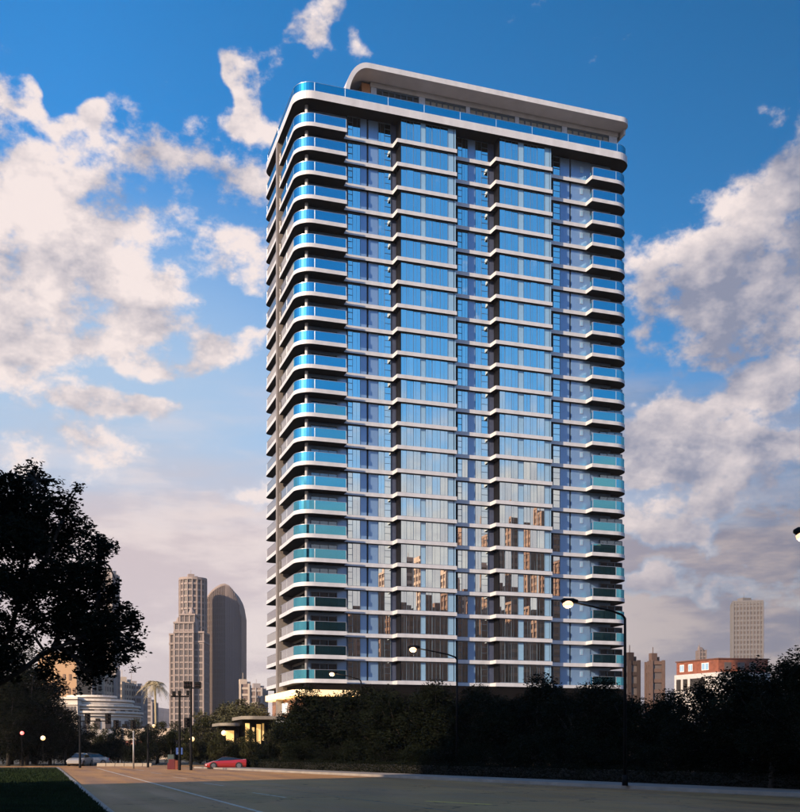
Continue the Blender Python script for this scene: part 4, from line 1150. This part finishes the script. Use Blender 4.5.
# curved brown tower: rounded plan with a sloping rounded top
def curved_tower():
    D = 700; k = D / F; x, y = at(221.5, D)
    t = thing('office_tower', 'curved brown tower with a sloping rounded crown left of the main tower', 'building', (x, y, 0))
    prof = [(204, 600), (206.5, 596), (211, 591.5), (216, 588), (221, 585.5), (225, 584.8), (229, 586.5), (233, 591), (236.5, 598), (238.6, 606), (239.4, 614)]
    n = len(prof); dep = 26.0
    def z_at(px):
        for (a, b), (c_, d) in zip(prof[:-1], prof[1:]):
            if a <= px <= c_: return zat(b + (d - b) * (px - a) / (c_ - a), D)
        return zat(prof[-1][1], D)
    def curvey(px): # plan bulge: nearest at px 224
        u = (px - 222) / 18.0; return -9.0 * math.sqrt(max(0, 1 - min(1, u * u))) + 9
    def P(px, off=0.0): v = RV * ((px - 221.5) * k) + FV * (curvey(px) - off); return (v.x, v.y)
    cols = [204 + 35.4 * i / 24 for i in range(25)]
    body = MB()
    for a, b in zip(cols[:-1], cols[1:]):
        pa, pb = P(a), P(b); za, zb_ = z_at(a), z_at(b)
        body.quad([(*pa, 0), (*pb, 0), (*pb, zb_), (*pa, za)])
        qa, qb = Vector(pa) + FV.xy * dep, Vector(pb) + FV.xy * dep
        body.quad([(*pa, za), (*pb, zb_), (*qb, zb_), (*qa, za)]); body.quad([(*qb, 0), (*qa, 0), (*qa, za), (*qb, zb_)])
    pa, qa = P(cols[0]), Vector(P(cols[0])) + FV.xy * dep; body.quad([(*qa, 0), (*pa, 0), (*pa, z_at(cols[0])), (*qa, z_at(cols[0]))])
    pa, qa = P(cols[-1]), Vector(P(cols[-1])) + FV.xy * dep; body.quad([(*pa, 0), (*qa, 0), (*qa, z_at(cols[-1])), (*pa, z_at(cols[-1]))])
    body.build('glazing', FWIN2, t)
    bd = MB(); z = 0
    while z < 108:
        seg = [c_ for c_ in cols if z_at(c_) > z + 1.0]
        for a, b in zip(seg[:-1], seg[1:]):
            A, B = P(a, .35), P(b, .35); A2, B2 = P(a, -.1), P(b, -.1)
            bd.quad([(*A, z), (*B, z), (*B, z + .9), (*A, z + .9)]); bd.quad([(*A, z + .9), (*B, z + .9), (*B2, z + .9), (*A2, z + .9)])
        z += 3.9
    tag(bd.build('storey_bands', STONE2, t), kind='stuff')
    ml = MB()
    for c_ in cols:
        A = P(c_, .5); w = .22 if c_ < 226 else .45; ml.obox(A, RV, FV, w, .45, 0, z_at(c_) - .3)
    tag(ml.build('mullions', STONE2, t), kind='stuff')
    rm_ = MB()
    for a, b in zip(cols[:-1], cols[1:]):
        A, B = P(a, .7), P(b, .7); A2, B2 = P(a, -2), P(b, -2)
        rm_.quad([(*A, z_at(a) - .8), (*B, z_at(b) - .8), (*B, z_at(b) + .8), (*A, z_at(a) + .8)]); rm_.quad([(*A, z_at(a) + .8), (*B, z_at(b) + .8), (*B2, z_at(b) + .8), (*A2, z_at(a) + .8)])
    rm_.build('crown_rim', STONE, t)
curved_tower()
# round terraced building
def terraced():
    D = 300; k = D / F; x, y = at(92, D)
    t = thing('terraced_building', 'cream round terraced building with stacked curved ledges', 'building', (x, y, 0))
    CR = mat('cream_render', (.62, .53, .44), .8, var=.08, scale=.1)
    tiers = [(0, 728, 48, 714.5), (1, 714.5, 45.5, 708), (2, 708, 39, 702.5), (3, 702.5, 22, 698)]
    for i, b0, r_, tp_ in tiers:
        R_ = r_ * k; z0 = 0 if i == 0 else zat(b0, D) - .02; z1 = zat(tp_, D)
        poly = arc(0, 0, R_, 0, 345, 46); m = MB(); m.prism(poly, z0, z1); m.build('tier', CR, t)
        m = MB(); m.prism(arc(0, 0, R_ + .7, 0, 345, 46), z1 + .01, z1 + .55); m.build('ledge', mat('cream_ledge', (.74, .65, .55), .8), t)
        m = MB(); m.prism(arc(0, 0, R_ + .5, 0, 345, 46), z1 - .75, z1 - .5); m.build('ledge', mat('cream_ledge', (.74, .65, .55), .8), t)
        n = int(R_ * 2.2)
        m = MB()
        for j in range(n):
            a = 2 * math.pi * j / n; c_ = (math.cos(a) * R_, math.sin(a) * R_); d = (-math.sin(a), math.cos(a)); q = (math.cos(a), math.sin(a))
            if i: m.obox(c_, d, q, .75, .1, z0 + .25, z1 - .85)
            else: m.obox(c_, d, q, .8, .1, z1 - 4.2, z1 - 2.0); m.obox(c_, d, q, .7, .1, z1 - 8.2, z1 - 6.2)
        tag(m.build('windows', FWIN, t), kind='stuff')
    # street wing
    a, b = at(55, 290), at(80, 290)
    m = MB(); c_ = ((a[0] + b[0]) / 2 - x, (a[1] + b[1]) / 2 - y); m.obox(c_, RV, FV, 15 * k, 5, 0, zat(701, 290)); m.build('wing', CR, t)
    for zt in (700, 705.5, 716): m = MB(); m.obox(c_, RV, FV, 15.4 * k, 5.3, zat(zt, 290), zat(zt, 290) + .6); m.build('ledge', mat('cream_ledge', (.74, .65, .55)), t)
    for j in range(9):
        m = MB(); cc2 = Vector((*c_, 0)) + RV * ((j - 4) * 3.1 * k) - FV * 5.05; m.obox(tuple(cc2[:2]), RV, FV, .32, .08, zat(714.5, 290), zat(707, 290)); m.build('window', FWIN, t)
terraced()
def tan_block():
    D = 380; k = D / F; x, y = at(60, D)
    t = thing('tan_building', 'tan building with a rounded corner top behind the tree branches', 'building', (x, y, 0))
    pr = [(-22, 800)] + [(-22, 652), (4, 652)] + [(4 + 12.5 * math.sin(rad(a)), 664 - 12 * math.cos(rad(a))) for a in range(15, 91, 15)] + [(17, 800)]
    m = MB(); n = len(pr); dep = 18.0
    fr = [tuple(RV * (a * k) + Vector((0, 0, max(0, zat(b, D))))) for a, b in pr]; bk = [tuple(Vector(p) + FV * dep) for p in fr]
    m.quad(fr[::-1]); m.quad(bk)
    for i in range(n): j = (i + 1) % n; m.quad([fr[i], fr[j], bk[j], bk[i]])
    m.build('body', TAN, t)
    m = MB()
    for q in range(5): m.obox(tuple((RV * (-6 + q * 5) * k - FV * .1)[:2]), RV, FV, 1.3 * k, .15, zat(694, D), zat(688, D))
    for q in range(4): m.obox(tuple((RV * (-8 + q * 6) * k - FV * .1)[:2]), RV, FV, 1.1 * k, .15, zat(680, D), zat(674, D))
    tag(m.build('windows', mat('tan_window', (.20, .11, .06), .6), t), kind='stuff')
    m = MB(); m.prism([tuple((RV * a * k + FV * b)[:2]) for a, b in ((-22.5, -.6), (17.6, -.6), (17.6, 1), (-22.5, 1))], zat(700, D), zat(697, D)); m.build('cornice', SAND, t)
tan_block()
AP = 'far apartment blocks behind the round building'
far_building('apartment_block', 'grey apartment block right of the tan building behind dark branches', boxpoly(76, 91, 430, 14, 10), zat(664, 430), 3.1, GREYR, FWIN, AP, pier=3.0)
far_building('apartment_block', 'slim tall apartment block with balconies rising behind the round building', boxpoly(91, 104, 440, 14, -5), zat(676, 440), 3.1, SAND, FWIN, AP, pier=2.8)
far_building('apartment_block', 'dark grey apartment block under the hanging leaves', boxpoly(103, 115, 450, 14, 8), zat(668, 450), 3.1, GREYR, FWIN, AP, pier=3.2)
far_building('apartment_block', 'pale apartment block left of the dark slab block', boxpoly(114, 124, 470, 13, -8), zat(682, 470), 3.1, SAND, FWIN, AP, pier=2.6)
far_building('apartment_block', 'wide grey-brown slab block nearest to the hazy palm', boxpoly(123, 142, 480, 14, 6), zat(686, 480), 3.1, GREYR, FWIN2, AP, pier=3.0)
far_building('apartment_block', 'tall narrow tower showing at the edge of the big tree crown', boxpoly(103, 112, 520, 12, 0), zat(572, 520), 3.2, GREYR, FWIN, AP, pier=3.0)
far_building('apartment_block', 'low grey block between palm and slab block', boxpoly(142, 152, 560, 12, 0), zat(702, 560), 3.1, GREYR, FWIN, AP, pier=3.0)
BH = 'small pale blocks seen between the curved tower and the main tower'
far_building('apartment_block', 'pale crenellated block touching the curved brown tower', boxpoly(240, 249, 520, 12, 5), zat(684, 520), 3.1, SAND, FWIN2, BH, pier=2.6)
far_building('apartment_block', 'pale block touching the main tower left balconies', boxpoly(250, 262, 540, 12, -5), zat(688, 540), 3.1, GREYR, FWIN2, BH, pier=2.6)
far_building('shop_terrace', 'low cream shop terrace with red awnings below the grey hill', boxpoly(120, 168, 210, 10, 4), zat(729, 210), 4.0, SAND, mat('awning_red', (.5, .20, .15), .7), None, pier=5.0, band=.55)
# right side
far_building('slab_tower', 'tall pale grey slab tower at the right', boxpoly(734, 762, 800, 18, -12), zat(602, 800), 3.6, mat('pale_grey_render', (.15, .14, .14), .8), FWIN, None, pier=2.2, band=.4, cap=1.2, pw=.8)
far_building('slender_tower', 'slender dark tower with a spire above the brick house', boxpoly(699.5, 706, 900, 10, 0), zat(650, 900), 3.6, STONE2, FWIN, None, pier=2.2)
x, y = at(702, 905); m = MB(); sp = bpy.data.objects['slender_tower']; m.tube([(0, 3, zat(650, 900)), (0, 3, zat(644, 900))], [1.2, .3], 6); m.build('spire', STONE2, sp)
far_building('brown_block', 'brown block behind the trees right of the main tower', boxpoly(651, 663, 330, 6, 0), zat(661, 330), 3.2, mat('brown_render', (.11, .066, .05), .8), FWIN, None, pier=3.4)
far_building('dark_block', 'dark brown block hard against the main tower right balconies', boxpoly(629, 638.5, 300, 6, 0), zat(661, 300), 3.2, mat('dark_brown_render', (.03, .016, .012), .8), FWIN, None, pier=3.6)
def brick_house():
    D = 260; k = D / F; c0 = at(718.5, D)
    t = thing('brick_house', 'flat-roofed brick-topped house with a white lower storey', 'house', (c0[0], c0[1], 0))
    # left face recedes to the left, right face to the right
    ul = (-RV * 9.4 + FV * 15).xy.normalized(); ur = (RV * 8 + FV * 1.5).xy.normalized()
    def face(b, u, a0, a1, z0, z1, d0=0.0, d1=.12, mi=0):
        n = Vector((u.y, -u.x)); 
        if n.dot(Vector(c0)) > 0: n = -n
        p = u * ((a0 + a1) / 2) + n * ((d0 + d1) / 2)
        b.obox(tuple(p), u, n, (a1 - a0) / 2, abs(d1 - d0) / 2, z0, z1, mi)
    BR = mat('red_brick', (.21, .066, .036), .85, var=.25, scale=1.2); WR = mat('white_render', (.50, .47, .45), .7)
    zt, zm = zat(659, D), zat(672, D)
    A = ul * 13.5; B = ur * 13
    poly = [(0, 0), tuple(B), tuple(A + B), tuple(A)]
    m = MB(); m.prism(poly, zm + .01, zt); m.build('upper_wall', BR, t)
    q = [tuple(Vector(p) + ((A + B) / 2 - Vector(p)) * -.05) for p in poly]
    m = MB(); m.prism(q, 0, zm); m.build('lower_wall', WR, t)
    m = MB(); m.prism([tuple(Vector(p) + ((A + B) / 2 - Vector(p)) * -.03) for p in poly], zt + .01, zt + .3); m.build('roof', mat('roof_edge', (.12, .05, .035), .8), t)
    for a in (3.0, 8.2, 11.0):
        w = 2.3 if a < 5 else 1.4
        m = MB(); face(m, ul, a, a + w, zm + .7, zm + 2.5, 0, .06); o = m.build('window', mat('white_sash', (.75, .72, .68), .4), t)
        m = MB(); face(m, ul, a + .12, a + w * .45, zm + .85, zm + 2.35, .055, .08); face(m, ul, a + w * .55, a + w - .12, zm + .85, zm + 2.35, .055, .08); m.build('pane', LIGHTP, o)
    for a in (1.5, 5.0, 8.0):
        m = MB(); face(m, ur, a, a + 1.8, zm + .6, zm + 2.4, 0, .05); m.build('window', FWIN, t)
    for (a0, a1) in ((4.0, 8.2), (9.6, 10.5), (11.8, 12.7)):
        m = MB(); face(m, ul, a0, a1, zm - 4.2, zm - 1.2, .3, .95); o = m.build('window', mat('dark_window', (.03, .025, .02), .3), t)
        m = MB(); face(m, ul, a0 - .15, a1 + .15, zm - 4.45, zm - 4.2, .3, 1.15); m.build('sill', WR, o)
brick_house()
# hill
def hill():
    m = MB(); n = 30; D = 1000; k = D / F
    r = random.Random(5); top = []
    for i in range(n + 1):
        px = 60 + 210 * i / n; u = (px - 150) / 60
        top.append((px, 742 - 34 * math.exp(-u * u) - 6 * math.exp(-((px - 220) / 50) ** 2) + r.uniform(-1, 1)))
    for (a, b), (c_, d) in zip(top[:-1], top[1:]):
        A, B = at(a, D), at(c_, D); A2, B2 = at(a, D + 400), at(c_, D + 400); A0, B0 = at(a, D - 250), at(c_, D - 250)
        m.quad([(*A0, 0), (*B0, 0), (*B, zat(d, D)), (*A, zat(b, D))]); m.quad([(*A, zat(b, D)), (*B, zat(d, D)), (*B2, 0), (*A2, 0)])
    tag(m.build('hill', mat('far_hill', (.10, .09, .095), .95, var=.3, scale=.02)), kind='structure')
hill()
# distant city edge left and right so that the ground line is closed
far_building('terrace_block', 'long low dark block behind the trees at the right', boxpoly(600, 700, 240, 14, 0), zat(722, 240), 3.2, STONE2, FWIN, None, pier=4)

# ------------------------------------------------------------------ the city behind the camera, seen mirrored in the glass, plus unseen blocks added to shade the street
MIR = 2 * GB
def mirrored(px0, px1, ytop, Yb, depth, label, wall, win, fh=3.4, pier=3.2, band=.4, group='blocks mirrored in the tower glass'):
    """a block that stands behind the camera at y = Yb and shows in the glazing between two photo columns"""
    Ym = MIR - Yb
    xa, xb = XP(px0, Ym), XP(px1, Ym); D = Ym / (CA - ((px0 + px1) / 2 - 400) / F * SA)
    H = zat(ytop, D)
    return far_building('city_block', label, [(xa, Yb - depth), (xb, Yb - depth), (xb, Yb), (xa, Yb)], H, fh, wall, win, group, pier=pier, band=band, cap=1.0)
BRN = mat('brown_facade', (.36, .19, .125), .8, var=.12, scale=.05); BRN2 = mat('russet_facade', (.27, .13, .085), .8, var=.12, scale=.05); PCH = mat('peach_facade', (.62, .40, .29), .8, var=.1, scale=.05)
DKW = mat('dark_windows', (.22, .115, .08), .7)
mirrored(523, 556, 512, -150, 26, 'tall brown tower mirrored in the right glass bay', BRN, DKW)
mirrored(434, 470, 572, -170, 24, 'peach block mirrored in the middle of the tower glass', PCH, DKW)
mirrored(392, 470, 618, -120, 20, 'long russet block mirrored low in the left glass bay', BRN2, DKW)
mirrored(470, 520, 600, -130, 20, 'russet block mirrored between the two glass bays', BRN2, DKW)
mirrored(516, 600, 612, -110, 20, 'wide brown block mirrored at the foot of the blue wall', BRN, DKW)
mirrored(285, 352, 592, -150, 22, 'dark russet block mirrored in the lowest corner balconies', BRN2, DKW)
mirrored(592, 660, 550, -160, 24, 'dark russet block mirrored in the lower right balconies', BRN2, DKW)
mirrored(353, 391, 628, -140, 20, 'brown block mirrored low beside the corner balconies', BRN, DKW)
def shade_block(x0, x1, y0, y1, H, label, wall):  # unseen block added to keep the sun off the near street
    far_building('city_block', label, [(x0, y0), (x1, y0), (x1, y1), (x0, y1)], H, 3.3, wall, DKW, 'unseen blocks added to shade the street', pier=3.4, cap=1.0)
shade_block(-92, -62, -70, -19, 70, 'unseen tall block added left of and behind the viewpoint to shade the road', BRN)
shade_block(-86, -60, -18, 15, 64, 'unseen middle block added left of the viewpoint to shade the near road', GREYR)

# ------------------------------------------------------------------ evening haze
hm = bpy.data.materials.new('evening_haze'); hm.use_nodes = True
nt = hm.node_tree; nt.nodes.clear()
pvn = nt.nodes.new('ShaderNodeVolumePrincipled'); pvn.inputs['Color'].default_value = (1.0, .90, .84, 1); pvn.inputs['Density'].default_value = .00010; pvn.inputs['Anisotropy'].default_value = .2
no = nt.nodes.new('ShaderNodeOutputMaterial'); nt.links.new(pvn.outputs[0], no.inputs['Volume'])
hz = MB(); hz.box(-900, 1100, -330, 1500, -1.0, 132.0)
tag(hz.build('haze', hm), 'thin warm evening haze over the street and city', 'haze', kind='stuff')
